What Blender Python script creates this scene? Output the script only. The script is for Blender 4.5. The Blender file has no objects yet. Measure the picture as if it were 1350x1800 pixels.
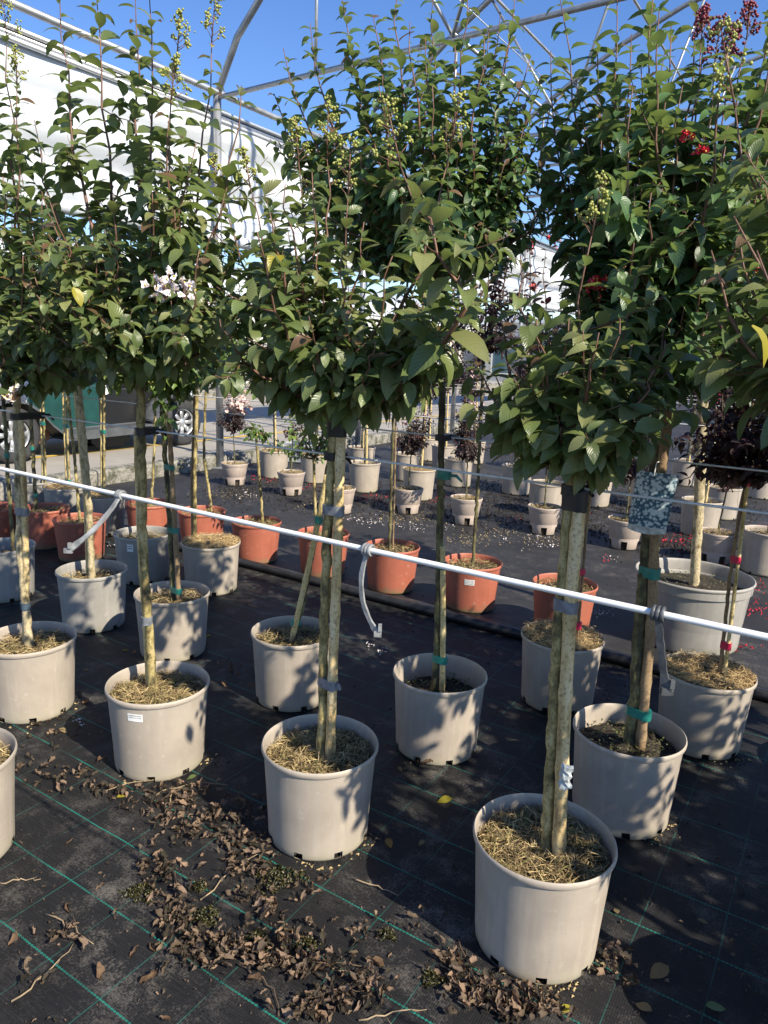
import bpy, math, random
import numpy as np
from mathutils import Matrix, Vector

# ------------------------------------------------------------------ camera, sky, sun, exposure
F_PX, PITCH, ROLL, CAM_H = 1277.0, math.radians(12.37), math.radians(2.365), 1.568
SUN_EL, SUN_AZ = math.radians(39.1), math.radians(133.6)      # azimuth clockwise from +Y
SUN_STRENGTH, SKY_STRENGTH, EXPOSURE = 5.0, 0.118, 0.78

sc = bpy.context.scene
col = sc.collection
FW = np.array([0, math.cos(PITCH), -math.sin(PITCH)])
_rt = np.array([1.0, 0, 0]); _up = np.cross(_rt, FW)
RT = _rt*math.cos(ROLL) + _up*math.sin(ROLL)
UP = -_rt*math.sin(ROLL) + _up*math.cos(ROLL)
CAM = np.array([0, 0, CAM_H])
cam_d = bpy.data.cameras.new('camera'); cam = bpy.data.objects.new('camera', cam_d); col.objects.link(cam)
cam_d.sensor_fit = 'VERTICAL'; cam_d.sensor_height = 36.0; cam_d.lens = 36.0*F_PX/1800.0
cam_d.clip_start = 0.05; cam_d.clip_end = 2000
m4 = Matrix.Identity(4)
for i in range(3):
    m4[i][0], m4[i][1], m4[i][2], m4[i][3] = RT[i], UP[i], -FW[i], CAM[i]
cam.matrix_world = m4
sc.camera = cam

world = bpy.data.worlds.new('World'); sc.world = world; world.use_nodes = True
wn = world.node_tree.nodes; bg = wn['Background']
sky = wn.new('ShaderNodeTexSky'); sky.sky_type = 'NISHITA'; sky.sun_disc = False
sky.sun_elevation = SUN_EL; sky.sun_rotation = SUN_AZ
sky.air_density = 1.0; sky.dust_density = 0.1; sky.ozone_density = 3.2
hs = wn.new('ShaderNodeHueSaturation'); hs.inputs['Saturation'].default_value = 1.2; hs.inputs['Hue'].default_value = .512
world.node_tree.links.new(sky.outputs[0], hs.inputs['Color']); world.node_tree.links.new(hs.outputs[0], bg.inputs[0]); bg.inputs[1].default_value = SKY_STRENGTH
sun_d = bpy.data.lights.new('sun', 'SUN'); sun_d.energy = SUN_STRENGTH; sun_d.angle = math.radians(0.53)
sun_d.color = (1.0, 0.91, 0.75)
sun = bpy.data.objects.new('sun', sun_d); col.objects.link(sun)
to_sun = Vector((math.sin(SUN_AZ)*math.cos(SUN_EL), math.cos(SUN_AZ)*math.cos(SUN_EL), math.sin(SUN_EL)))
sun.rotation_euler = to_sun.to_track_quat('Z', 'Y').to_euler(); sun.location = (4, -4, 12)
vs = sc.view_settings
vs.view_transform = 'Standard'; vs.look = 'None'; vs.exposure = EXPOSURE; vs.gamma = 1.0; vs.use_curve_mapping = False
sc.render.engine = 'CYCLES'
sc.cycles.use_denoising = True
sc.cycles.max_bounces = 8; sc.cycles.transparent_max_bounces = 8
sc.cycles.sample_clamp_indirect = 4.0

# ------------------------------------------------------------------ places: rows run along U, V points away from them
ANG = math.radians(-32.3)
U = np.array([math.cos(ANG), math.sin(ANG), 0]); V = np.array([-math.sin(ANG), math.cos(ANG), 0])
def W(s, t, z=0.0): return U*s + V*t + np.array([0, 0, z])
def ray(x, y): return FW + RT*(x-675)/F_PX - UP*(y-900)/F_PX
def onz(x, y, z=0.0):
    d = ray(x, y); return CAM + d*(z-CAM_H)/d[2]
def ont(x, y, t):
    d = ray(x, y); return CAM + d*t/(d@V)
def ons(x, y, s):
    d = ray(x, y); return CAM + d*s/(d@U)
def proj(p):
    q = np.asarray(p)-CAM; z = q@FW
    return 675+F_PX*(q@RT)/z, 900-F_PX*(q@UP)/z, z
R = np.random.RandomState(7)
def ru(a, b): return float(R.uniform(a, b))

# ------------------------------------------------------------------ materials
class N:
    def __init__(s, name):
        s.m = bpy.data.materials.new(name); s.m.use_nodes = True
        s.t = s.m.node_tree; s.b = s.t.nodes['Principled BSDF']; s.out = s.t.nodes['Material Output']
    def n(s, ty, **k):
        x = s.t.nodes.new('ShaderNode'+ty)
        for a, v in k.items():
            if a.startswith('i_'):
                x.inputs[int(a[2:]) if a[2:].isdigit() else a[2:].replace('_', ' ')].default_value = v
            else: setattr(x, a, v)
        return x
    def l(s, a, b): s.t.links.new(a, b)
    def set(s, **k):
        for a, v in k.items(): s.b.inputs[a.replace('_', ' ')].default_value = v
        return s
    def coord(s, which='Object'): return s.n('TexCoord').outputs[which]
    def noise(s, vec, scale, detail=4, rough=.55):
        x = s.n('TexNoise'); x.inputs['Scale'].default_value = scale; x.inputs['Detail'].default_value = detail
        x.inputs['Roughness'].default_value = rough
        if vec is not None: s.l(vec, x.inputs['Vector'])
        return x.outputs['Fac']
    def ramp(s, fac, stops):
        r = s.n('ValToRGB'); e = r.color_ramp.elements
        while len(e) < len(stops): e.new(.5)
        for i, (p, c) in enumerate(stops):
            e[i].position = p; e[i].color = (*c, 1) if len(c) == 3 else c
        s.l(fac, r.inputs[0]); return r.outputs[0]
    def mix(s, fac, a, b, mode='MIX'):
        x = s.n('MixRGB', blend_type=mode)
        for i, v in enumerate((fac, a, b)):
            if isinstance(v, (int, float)): x.inputs[i].default_value = v
            elif isinstance(v, tuple): x.inputs[i].default_value = (*v, 1)
            else: s.l(v, x.inputs[i])
        return x.outputs[0]
    def math(s, op, a, b=None, c=None):
        x = s.n('Math', operation=op)
        for i, v in enumerate((a, b, c)):
            if v is None: continue
            if isinstance(v, (int, float)): x.inputs[i].default_value = v
            else: s.l(v, x.inputs[i])
        return x.outputs[0]
    def bump(s, h, strength=.3, dist=.01):
        x = s.n('Bump'); x.inputs['Strength'].default_value = strength; x.inputs['Distance'].default_value = dist
        s.l(h, x.inputs['Height']); s.l(x.outputs[0], s.b.inputs['Normal'])
    def base(s, c): s.l(c, s.b.inputs['Base Color'])
    def xyz(s, vec):
        x = s.n('SeparateXYZ'); s.l(vec, x.inputs[0]); return x.outputs
MAT = {}
def plain(name, c, rough=.6, metal=0.0, nscale=0, amt=.25, bump=0, spec=.5):
    k = N(name).set(Roughness=rough, Metallic=metal); k.b.inputs['Specular IOR Level'].default_value = spec
    if nscale:
        co = k.coord(); f = k.noise(co, nscale)
        k.base(k.ramp(f, [(.3, tuple(v*(1-amt) for v in c)), (.7, tuple(min(1, v*(1+amt)) for v in c))]))
        if bump: k.bump(f, bump, .005)
    else: k.b.inputs['Base Color'].default_value = (*c, 1)
    MAT[name] = k.m
    return k.m

def leaf_mat(name, under, trans, spec=.6, rough=.36):
    k = N(name); a = k.n('Attribute', attribute_name='tint').outputs['Color']
    uv = k.n('UVMap').outputs[0]; x, y, _ = k.xyz(uv)
    d = k.math('ABSOLUTE', k.math('SUBTRACT', y, .5))
    mid = k.math('LESS_THAN', d, .035)
    ph = k.math('MULTIPLY', k.math('SUBTRACT', x, k.math('MULTIPLY', d, .55)), 9.0)
    vein = k.math('GREATER_THAN', k.math('SINE', k.math('MULTIPLY', ph, 6.283)), .86)
    v = k.math('MAXIMUM', mid, k.math('MULTIPLY', vein, .45))
    blot = k.noise(k.coord('Object'), 60, 3)
    c = k.mix(k.math('MULTIPLY', v, .35), a, (.20, .22, .09))
    c = k.mix(k.math('MULTIPLY', blot, .25), c, (.03, .04, .015))
    geo = k.n('NewGeometry').outputs['Backfacing']
    c = k.mix(geo, c, k.mix(.45, c, under))
    k.base(c); k.set(Roughness=rough); k.b.inputs['Specular IOR Level'].default_value = spec
    k.bump(k.math('SINE', k.math('MULTIPLY', ph, 6.283)), .25, .001)
    tr = k.n('BsdfTranslucent'); k.l(k.mix(.55, c, trans, 'MIX'), tr.inputs[0])
    mx = k.n('MixShader'); mx.inputs[0].default_value = .36
    k.l(k.b.outputs[0], mx.inputs[1]); k.l(tr.outputs[0], mx.inputs[2]); k.l(mx.outputs[0], k.out.inputs[0])
    MAT[name] = k.m
leaf_mat('leaf_green', (.22, .26, .15), (.26, .36, .05))
leaf_mat('leaf_purple', (.05, .02, .035), (.10, .015, .03), rough=.38)
leaf_mat('leaf_dry', (.24, .17, .11), (.25, .13, .06), spec=.25, rough=.7)

def bark(name, stops, sc_=(11, 11, 6)):
    k = N(name).set(Roughness=.8); mp = k.n('Mapping'); mp.inputs['Scale'].default_value = sc_
    k.l(k.coord(), mp.inputs[0]); f = k.noise(mp.outputs[0], 2.2, 6, .65)
    g = k.noise(k.coord(), 110, 3)
    k.base(k.mix(k.math('MULTIPLY', k.ramp(g, [(.52, (0, 0, 0)), (.66, (1, 1, 1))]), .55), k.ramp(f, stops), (.06, .045, .025)))
    k.bump(k.math('ADD', f, k.math('MULTIPLY', g, .5)), .5, .006); MAT[name] = k.m
bark('bark_mottled', [(.36, (.06, .045, .02)), (.46, (.21, .165, .06)), (.54, (.38, .30, .12)), (.64, (.48, .39, .20))])
bark('bark_dark', [(.36, (.024, .020, .012)), (.47, (.075, .062, .028)), (.55, (.15, .135, .05)), (.66, (.24, .21, .12))])
bark('bark_pale', [(.36, (.11, .085, .04)), (.46, (.36, .29, .16)), (.55, (.52, .43, .27)), (.66, (.28, .22, .12))])
bark('cane_yellow', [(.36, (.40, .28, .10)), (.5, (.60, .46, .20)), (.75, (.68, .58, .36))], (10, 10, 3))
bark('cane_weathered', [(.36, (.26, .17, .07)), (.5, (.58, .43, .20)), (.62, (.70, .57, .34))], (10, 10, 2))
bark('cane_brown', [(.25, (.10, .06, .03)), (.5, (.26, .17, .09)), (.75, (.36, .26, .15))], (10, 10, 3))
plain('twig_red', (.15, .075, .048), .6, nscale=25, amt=.45)
plain('dead_stalk', (.27, .20, .12), .8, nscale=30, amt=.35)
plain('twig_brown', (.12, .08, .05), .7, nscale=40)

def pot_mat(name, c, dirt, moss=.25):
    k = N(name).set(Roughness=.56); co = k.coord(); x, y, z = k.xyz(co)
    rnd = k.n('ObjectInfo').outputs['Random']
    ad = k.n('VectorMath', operation='ADD'); k.l(co, ad.inputs[0])
    cm = k.n('CombineXYZ'); [k.l(k.math('MULTIPLY', rnd, 9.0), cm.inputs[i]) for i in range(3)]; k.l(cm.outputs[0], ad.inputs[1]); cv = ad.outputs[0]
    f = k.noise(cv, 7, 5, .6); f2 = k.noise(cv, 34, 4, .6)
    mp = k.n('Mapping'); mp.inputs['Scale'].default_value = (30, 30, 2.0); k.l(cv, mp.inputs[0]); streak = k.noise(mp.outputs[0], 1.0, 4, .6)
    cc = k.ramp(f, [(.25, tuple(v*.80 for v in c)), (.75, tuple(v*1.10 for v in c))])
    cc = k.mix(k.math('MULTIPLY', rnd, .16), cc, (c[0]*.72, c[1]*.76, c[2]*.80))
    sm = k.ramp(streak, [(.52, (0, 0, 0)), (.68, (1, 1, 1))]); cc = k.mix(k.math('MULTIPLY', sm, .22), cc, tuple(min(.75, v*1.35+.04) for v in c))
    scf = k.ramp(f2, [(.62, (0, 0, 0)), (.70, (1, 1, 1))]); cc = k.mix(k.math('MULTIPLY', scf, .20), cc, (.60, .55, .48))
    low = k.math('SUBTRACT', 1.0, k.math('MULTIPLY', z, 13.0)); low = k.math('ADD', low, k.math('MULTIPLY', k.math('SUBTRACT', f2, .5), 1.8))
    dm = k.ramp(low, [(.25, (0, 0, 0)), (.95, (1, 1, 1))]); cc = k.mix(k.math('MULTIPLY', dm, .5+moss), cc, dirt)
    spk = k.ramp(k.noise(cv, 150, 2), [(.70, (0, 0, 0)), (.76, (1, 1, 1))]); cc = k.mix(k.math('MULTIPLY', spk, .5), cc, (.10, .08, .06))
    k.base(cc); k.bump(f2, .06, .004)
    k.l(k.math('ADD', .48, k.math('MULTIPLY', f2, .22)), k.b.inputs['Roughness']); MAT[name] = k.m
pot_mat('pot_taupe', (.385, .330, .270), (.35, .32, .23))
pot_mat('pot_grey', (.305, .287, .260), (.22, .21, .16))
pot_mat('pot_beige', (.430, .350, .295), (.34, .29, .22), 0)
pot_mat('pot_terracotta', (.37, .112, .068), (.16, .15, .08), .35)

def mulch_mat():
    k = N('straw').set(Roughness=.85); a = k.n('Attribute', attribute_name='tint').outputs['Color']
    k.base(a); k.b.inputs['Specular IOR Level'].default_value = .2; MAT['straw'] = k.m
mulch_mat()
def soil_mat():
    k = N('soil').set(Roughness=.95); co = k.coord(); f = k.noise(co, 90, 5, .7); g = k.noise(co, 14, 3)
    k.base(k.ramp(k.math('ADD', k.math('MULTIPLY', f, .7), k.math('MULTIPLY', g, .3)), [(.38, (.010, .008, .006)), (.52, (.035, .026, .018)), (.66, (.12, .10, .055))]))
    k.bump(f, .9, .01); MAT['soil'] = k.m
soil_mat()
plain('tape_teal', (.015, .17, .14), .38, nscale=50, amt=.3, bump=.2)
plain('tape_grey', (.17, .18, .20), .32, nscale=50, amt=.35, bump=.3)
plain('tape_red', (.50, .02, .07), .38)
plain('tape_blue', (.06, .09, .12), .4)
plain('rubber', (.012, .012, .013), .5, nscale=30, amt=.3)
plain('strap_grey', (.22, .225, .225), .55, nscale=35, amt=.55, bump=.4)
plain('strap_dark', (.07, .075, .08), .5, nscale=35, amt=.5, bump=.3)
plain('rope_white', (.80, .80, .78), .45, nscale=40, amt=.05)
plain('wire_grey', (.66, .66, .64), .45, nscale=60, amt=.1)
plain('steel', (.33, .34, .35), .42, .55, nscale=9, amt=.18)
plain('bud', (.30, .31, .07), .5, nscale=80, amt=.35)
plain('bud_dark', (.16, .02, .035), .45, nscale=80, amt=.35)
plain('petal_white', (.80, .73, .74), .7, nscale=60, amt=.08)
plain('petal_red', (.60, .015, .045), .6, nscale=60, amt=.3)
plain('petal_pink', (.72, .52, .50), .7, nscale=60, amt=.12)
plain('stamen', (.72, .50, .08), .6)
plain('paper', (.80, .80, .77), .55)
plain('ink', (.03, .03, .035), .7)
plain('crumb_dark', (.016, .013, .011), .9, nscale=30, amt=.5)
plain('crumb_tan', (.36, .27, .13), .9, nscale=60, amt=.5)
plain('film_scrap', (.42, .45, .45), .3, nscale=50, amt=.4)
def algae():
    k = N('algae').set(Roughness=.3); f = k.noise(k.coord(), 45, 5, .65)
    k.base(k.ramp(f, [(.35, (.016, .015, .005)), (.55, (.055, .052, .015)), (.75, (.13, .12, .04))]))
    k.bump(f, .7, .01); MAT['algae'] = k.m
algae()

def weed_mat(name, lines, dirtamt, tone):
    k = N(name); co = k.coord(); x, y, z = k.xyz(co)
    rib = k.math('SINE', k.math('MULTIPLY', y, 6.283/.0042)); weft = k.math('SINE', k.math('MULTIPLY', x, 6.283/.0062))
    n1 = k.noise(co, 1.6, 6, .6); n2 = k.noise(co, 9.0, 6, .68)
    mp = k.n('Mapping'); mp.inputs['Scale'].default_value = (3, 60, 1); k.l(co, mp.inputs[0]); st = k.noise(mp.outputs[0], 4.0, 3)
    fine = k.noise(co, 140, 3, .7)
    c = k.ramp(n1, [(.3, tuple(v*.75 for v in tone)), (.7, tuple(v*1.25 for v in tone))])
    dust = k.math('MULTIPLY', k.ramp(k.math('ADD', k.math('MULTIPLY', n2, .62), k.math('MULTIPLY', fine, .38)), [(.50, (0, 0, 0)), (.66, (1, 1, 1))]), k.ramp(n1, [(.40, (.06, .06, .06)), (.66, (1, 1, 1))]))
    c = k.mix(k.math('MULTIPLY', dust, dirtamt), c, (.165, .150, .132))
    c = k.mix(k.math('MULTIPLY', k.ramp(st, [(.5, (0, 0, 0)), (.75, (1, 1, 1))]), .10), c, (.16, .15, .14))
    spk = k.ramp(k.noise(co, 230, 1), [(.74, (0, 0, 0)), (.78, (1, 1, 1))]); c = k.mix(k.math('MULTIPLY', spk, .30*dirtamt+.08), c, (.30, .28, .24))
    wear = k.ramp(k.noise(co, 6.5, 4), [(.34, (.12, .12, .12)), (.56, (1, 1, 1))])
    if lines:
        wob = k.math('MULTIPLY', k.math('SUBTRACT', k.noise(co, 2.2, 2), .5), .014)
        def line(v, off, per, wid, soft):
            q = k.math('ADD', k.math('DIVIDE', k.math('SUBTRACT', k.math('ADD', v, wob), off), per), 100.5)
            d = k.math('MULTIPLY', k.math('ABSOLUTE', k.math('SUBTRACT', k.math('FRACT', q), .5)), per)
            return k.math('LESS_THAN', d, k.math('ADD', wid, k.math('MULTIPLY', k.math('SINE', k.math('MULTIPLY', (x if v is y else y), 6.283/.011)), soft)))
        m1 = k.math('MULTIPLY', line(y, 1.104, .2043, .0021, .0011), wear)
        m2 = k.math('MULTIPLY', k.math('MULTIPLY', line(x, -1.745, .207, .0019, .0002), wear), .55)
        c = k.mix(k.math('MULTIPLY', m1, .9), c, (.014, .175, .135)); c = k.mix(k.math('MULTIPLY', m2, .85), c, (.025, .135, .11))
    k.base(c); k.l(k.math('ADD', .52, k.math('MULTIPLY', n2, .25)), k.b.inputs['Roughness']); k.b.inputs['Specular IOR Level'].default_value = .28
    h = k.math('ADD', k.math('ADD', k.math('MULTIPLY', rib, .12), k.math('MULTIPLY', weft, .10)), k.math('ADD', k.math('MULTIPLY', fine, .25), k.math('MULTIPLY', n1, 4.0)))
    k.bump(h, .5, .004); MAT[name] = k.m
weed_mat('mat_near', True, .95, (.0105, .0105, .0115))
weed_mat('mat_far', False, .70, (.025, .025, .027))
def asphalt(name, a, b, scale=3):
    k = N(name).set(Roughness=.9); co = k.coord(); f = k.noise(co, scale, 6, .6); g = k.noise(co, 160, 3, .7)
    k.base(k.mix(.5, k.ramp(f, [(.3, a), (.7, b)]), k.ramp(g, [(.3, a), (.7, tuple(min(1, v*1.25) for v in b))]))); k.bump(g, .5, .004); MAT[name] = k.m
asphalt('concrete', (.21, .195, .17), (.34, .31, .265))
asphalt('earth', (.10, .09, .07), (.19, .17, .14), .3)
def kerbm():
    k = N('kerb_stone').set(Roughness=.9); co = k.coord(); f = k.noise(co, 8, 6, .7); g = k.noise(co, 40, 4, .7)
    c = k.ramp(g, [(.3, (.12, .11, .09)), (.55, (.30, .28, .24)), (.75, (.42, .40, .35))])
    c = k.mix(k.ramp(f, [(.45, (0, 0, 0)), (.6, (.8, .8, .8))]), c, (.05, .055, .025)); k.base(c); k.bump(g, .8, .02); MAT['kerb_stone'] = k.m
kerbm()
plain('paint_yellow', (.55, .36, .06), .8, nscale=25, amt=.35)
plain('hose_black', (.022, .022, .024), .42, nscale=20, amt=.4)
def filmm():
    k = N('film').set(Roughness=.32); co = k.coord(); f = k.noise(co, .8, 5); g = k.noise(co, 5, 4)
    k.base(k.ramp(f, [(.3, (.46, .49, .52)), (.7, (.60, .62, .64))])); k.bump(k.math('ADD', f, k.math('MULTIPLY', g, .15)), .35, .08); MAT['film'] = k.m
filmm()
plain('wall_white', (.52, .52, .50), .7, nscale=1.5, amt=.1)
plain('alu', (.62, .63, .64), .35, .6)
plain('car_green', (.012, .055, .050), .28, nscale=6, amt=.2)
plain('car_grey', (.075, .08, .085), .40, nscale=8, amt=.25)
plain('car_black', (.012, .012, .013), .35)
plain('tyre', (.030, .030, .031), .75, nscale=25, amt=.35, bump=.4)
plain('wheel_alloy', (.55, .56, .57), .3, .7)
plain('glass_blue', (.05, .10, .13), .08)
plain('leather', (.12, .055, .03), .6)
def tagm():
    k = N('flower_print').set(Roughness=.3); co = k.coord()
    v = k.n('TexVoronoi'); v.inputs['Scale'].default_value = 95; k.l(co, v.inputs['Vector'])
    f = k.noise(co, 26, 4, .6); d = k.math('ADD', v.outputs['Distance'], k.math('MULTIPLY', k.math('SUBTRACT', f, .5), 1.6))
    k.base(k.ramp(d, [(.30, (.50, .58, .62)), (.50, (.26, .37, .43)), (.62, (.03, .07, .12)), (.85, (.015, .10, .16))])); MAT['flower_print'] = k.m
tagm()
plain('hedge_leaf', (.10, .14, .02), .5)
M_ = lambda n: MAT[n]

# ------------------------------------------------------------------ mesh helpers
SUNV = np.array(to_sun)
def unit(a): return a/(np.linalg.norm(a, axis=-1, keepdims=True)+1e-9)
def frame_of(d):
    d = d/np.linalg.norm(d); a = np.array([0, 0, 1.0]) if abs(d[2]) < .9 else np.array([1.0, 0, 0])
    x = np.cross(a, d); x /= np.linalg.norm(x); return x, np.cross(d, x)
_t = (1+5**.5)/2
ICO_V = np.array([(-1,_t,0),(1,_t,0),(-1,-_t,0),(1,-_t,0),(0,-1,_t),(0,1,_t),(0,-1,-_t),(0,1,-_t),(_t,0,-1),(_t,0,1),(-_t,0,-1),(-_t,0,1)])/math.sqrt(1+_t*_t)
ICO_F = [(0,11,5),(0,5,1),(0,1,7),(0,7,10),(0,10,11),(1,5,9),(5,11,4),(11,10,2),(10,7,6),(7,1,8),(3,9,4),(3,4,2),(3,2,6),(3,6,8),(3,8,9),(4,9,5),(2,4,11),(6,2,10),(8,6,7),(9,8,1)]
class MB:
    def __init__(s): s.v = []; s.f = []; s.m = []; s.tint = None
    def add(s, vs, fs, m=0):
        o = len(s.v); s.v.extend([tuple(map(float, p)) for p in vs]); s.f.extend([tuple(i+o for i in f) for f in fs]); s.m.extend([m]*len(fs)); return s
    def box(s, c, sx, sy, sz, m=0, ax=None):
        ax = ax or (np.array([1.,0,0]), np.array([0,1.,0]), np.array([0,0,1.])); c = np.asarray(c)
        vs = [c+ax[0]*sx*a/2+ax[1]*sy*b/2+ax[2]*sz*e/2 for a in (-1,1) for b in (-1,1) for e in (-1,1)]
        return s.add(vs, [(0,1,3,2),(4,6,7,5),(0,4,5,1),(2,3,7,6),(0,2,6,4),(1,5,7,3)], m)
    def tube(s, pts, rad, n=8, m=0, cap=True, wob=0):
        pts = [np.asarray(p, float) for p in pts]; k = len(pts)
        if np.isscalar(rad): rad = [rad]*k
        vs = []; px = None
        for i in range(k):
            d = pts[min(i+1, k-1)]-pts[max(i-1, 0)]
            d = d/(np.linalg.norm(d)+1e-9)
            if px is None: x, y = frame_of(d)
            else:
                x = px-(px@d)*d; x /= np.linalg.norm(x); y = np.cross(d, x)
            px = x
            for j in range(n):
                a = 2*math.pi*j/n; r = rad[i]*(1+(ru(-wob, wob) if wob else 0))
                vs.append(pts[i]+x*math.cos(a)*r+y*math.sin(a)*r)
        fs = [(i*n+j, i*n+(j+1)%n, (i+1)*n+(j+1)%n, (i+1)*n+j) for i in range(k-1) for j in range(n)]
        if cap: fs += [tuple(range(n))[::-1], tuple((k-1)*n+j for j in range(n))]
        return s.add(vs, fs, m)
    def lathe(s, prof, seg, m=0, c=(0,0,0), skip=None, wob=0):
        vs = []; k = len(prof)
        for i, (r, z) in enumerate(prof):
            for j in range(seg):
                a = 2*math.pi*j/seg; vs.append((c[0]+r*math.cos(a), c[1]+r*math.sin(a), c[2]+z))
        fs = [(i*seg+j, i*seg+(j+1)%seg, (i+1)*seg+(j+1)%seg, (i+1)*seg+j) for i in range(k-1) for j in range(seg) if not (skip and skip(i, j))]
        return s.add(vs, fs, m)
    def ico(s, c, r, m=0, sq=(1,1,1)): return s.add(np.asarray(c)+ICO_V*r*np.array(sq), ICO_F, m)
    def mesh(s, name, mats, smooth=False):
        me = bpy.data.meshes.new(name); me.from_pydata(s.v, [], s.f)
        for m in mats: me.materials.append(M_(m) if isinstance(m, str) else m)
        if any(s.m): me.polygons.foreach_set('material_index', s.m)
        if smooth: me.polygons.foreach_set('use_smooth', [True]*len(me.polygons))
        me.update(); return me
    def build(s, name, mats, parent=None, smooth=False, loc=None):
        return obj(name, s.mesh(name, mats if isinstance(mats, (list, tuple)) else [mats], smooth), parent, loc)
def obj(name, me, parent=None, loc=None):
    o = bpy.data.objects.new(name, me); col.objects.link(o)
    if parent is not None: o.parent = parent
    if loc is not None: o.location = tuple(map(float, loc))
    return o
def tag(o, label=None, cat=None, group=None, kind=None):
    if label: o['label'] = label
    if cat: o['category'] = cat
    if group: o['group'] = group
    if kind: o['kind'] = kind
    return o
def smooth_by_angle(me, ang=40):
    me.polygons.foreach_set('use_smooth', [True]*len(me.polygons))
    try: me.set_sharp_from_angle(angle=math.radians(ang))
    except Exception: pass

# ---- leaf templates: (verts, quads, uv)
def leaf_template(st, fold, curl, twist, wid, sharp):
    vs = []; uv = []
    for i in range(st+1):
        l = i/st
        w = wid*math.sin(math.pi*min(1, l**.85*.985+.015))**sharp*.5
        a = curl*l; x = math.sin(a)/curl if abs(curl) > 1e-3 else l; z = -(1-math.cos(a))/curl if abs(curl) > 1e-3 else 0
        tw = twist*l
        for sd in (-1, 0, 1):
            yy = sd*w*math.cos(fold); zz = abs(sd)*w*math.sin(fold)+.02*math.sin(7*l+sd)*abs(sd)
            vs.append((x, yy*math.cos(tw)-zz*math.sin(tw), z+yy*math.sin(tw)+zz*math.cos(tw))); uv.append((l, .5+.5*sd))
    fs = [(3*i+k, 3*i+3+k, 3*i+4+k, 3*i+1+k) for i in range(st) for k in (0, 1)]
    return np.array(vs), np.array(fs), np.array(uv)
_lr = random.Random(3)
TPL = [leaf_template(5, _lr.uniform(.15, .6), _lr.uniform(.35, 1.25), _lr.uniform(-.4, .4), _lr.uniform(.46, .60), _lr.uniform(.75, 1.0)) for _ in range(14)]
TPL_FAR = [leaf_template(3, _lr.uniform(.2, .6), _lr.uniform(.4, 1.2), _lr.uniform(-.4, .4), _lr.uniform(.48, .60), .9) for _ in range(8)]
def dry_template():
    v, f, uv = leaf_template(5, _lr.uniform(.3, 1.2), _lr.uniform(-2.4, 2.4), _lr.uniform(-1.8, 1.8), _lr.uniform(.5, .7), .9)
    v = v+np.array([[_lr.uniform(-.09, .09) for _ in range(3)] for _ in v]); v[:, 2] -= v[:, 2].min(); return v, f, uv
TPL_DRY = [dry_template() for _ in range(16)]
TPL_FLAT = [leaf_template(5, _lr.uniform(.05, .22), _lr.uniform(.2, .6), _lr.uniform(-.2, .2), _lr.uniform(.5, .64), .9) for _ in range(6)]

def leaves_mesh(name, L, mat, tpl):
    """L: list of (pos, X, Y, Z, size, tint, template index), or the same as arrays -> one mesh"""
    if not len(L): return None
    if isinstance(L, list): L = tuple(np.array([l[i] for l in L]) for i in range(7))
    p, X, Y, Z, S, C, K = L
    if not len(p): return None
    Vs, Fs, Uv, Ti = [], [], [], []; o = 0; K = K % len(tpl)
    for k in range(len(tpl)):
        i = np.where(K == k)[0]
        if not len(i): continue
        v, f, uv = tpl[k]; n, m = len(i), len(v)
        q = p[i][:, None]+(v[None, :, :1]*X[i][:, None]+v[None, :, 1:2]*Y[i][:, None]+v[None, :, 2:]*Z[i][:, None])*S[i][:, None, None]
        Vs.append(q.reshape(-1, 3)); Fs.append((f[None]+(o+m*np.arange(n))[:, None, None]).reshape(-1, 4)); Uv.append(np.tile(uv, (n, 1)))
        Ti.append(np.repeat(np.hstack([C[i], np.ones((n, 1))]), m, axis=0)); o += n*m
    return grid_mesh(name, np.concatenate(Vs), np.concatenate(Fs), np.concatenate(Ti), mat, np.concatenate(Uv))
def grid_mesh(name, V_, F_, T_, mat, uv=None):
    me = bpy.data.meshes.new(name); n, q = len(V_), len(F_)
    me.vertices.add(n); me.vertices.foreach_set('co', V_.astype(np.float32).ravel())
    me.loops.add(q*4); me.loops.foreach_set('vertex_index', F_.astype(np.int32).ravel())
    me.polygons.add(q); me.polygons.foreach_set('loop_start', np.arange(q, dtype=np.int32)*4)
    me.polygons.foreach_set('use_smooth', np.ones(q, dtype=bool))
    me.update(calc_edges=True)
    if uv is not None:
        l = me.uv_layers.new(name='UVMap'); l.data.foreach_set('uv', uv[F_.ravel()].astype(np.float32).ravel())
    a = me.attributes.new('tint', 'FLOAT_COLOR', 'POINT'); a.data.foreach_set('color', T_.astype(np.float32).ravel())
    me.materials.append(M_(mat)); me.validate(); return me

# ------------------------------------------------------------------ setting
def slab(name, s0, s1, t0, t1, z, mat, kind='structure', th=None, nx=1, ny=1, und=0):
    """sheet or slab in row coordinates (object turned so that its local x,y are s,t)"""
    b = MB(); xs = np.linspace(s0, s1, nx+1); ys = np.linspace(t0, t1, ny+1)
    vs = [(x, y, z+(und*(math.sin(x*2.1+y*1.3)*math.sin(y*1.7-x*.6)+.5*math.sin(x*5.3-y*3.1)) if und else 0)) for x in xs for y in ys]
    b.add(vs, [(i*(ny+1)+j, (i+1)*(ny+1)+j, (i+1)*(ny+1)+j+1, i*(ny+1)+j+1) for i in range(nx) for j in range(ny)])
    if th: b.v = []; b.f = []; b.m = []; b.box(((s0+s1)/2, (t0+t1)/2, z-th/2), s1-s0, t1-t0, th)
    o = b.build(name, mat, None, und != 0); o.rotation_euler.z = ANG
    if kind: o['kind'] = kind
    return o
g = MB().add([(-400, -400, -.03), (400, -400, -.03), (400, 400, -.03), (-400, 400, -.03)], [(0, 1, 2, 3)]).build('ground', 'earth'); g['kind'] = 'structure'
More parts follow.
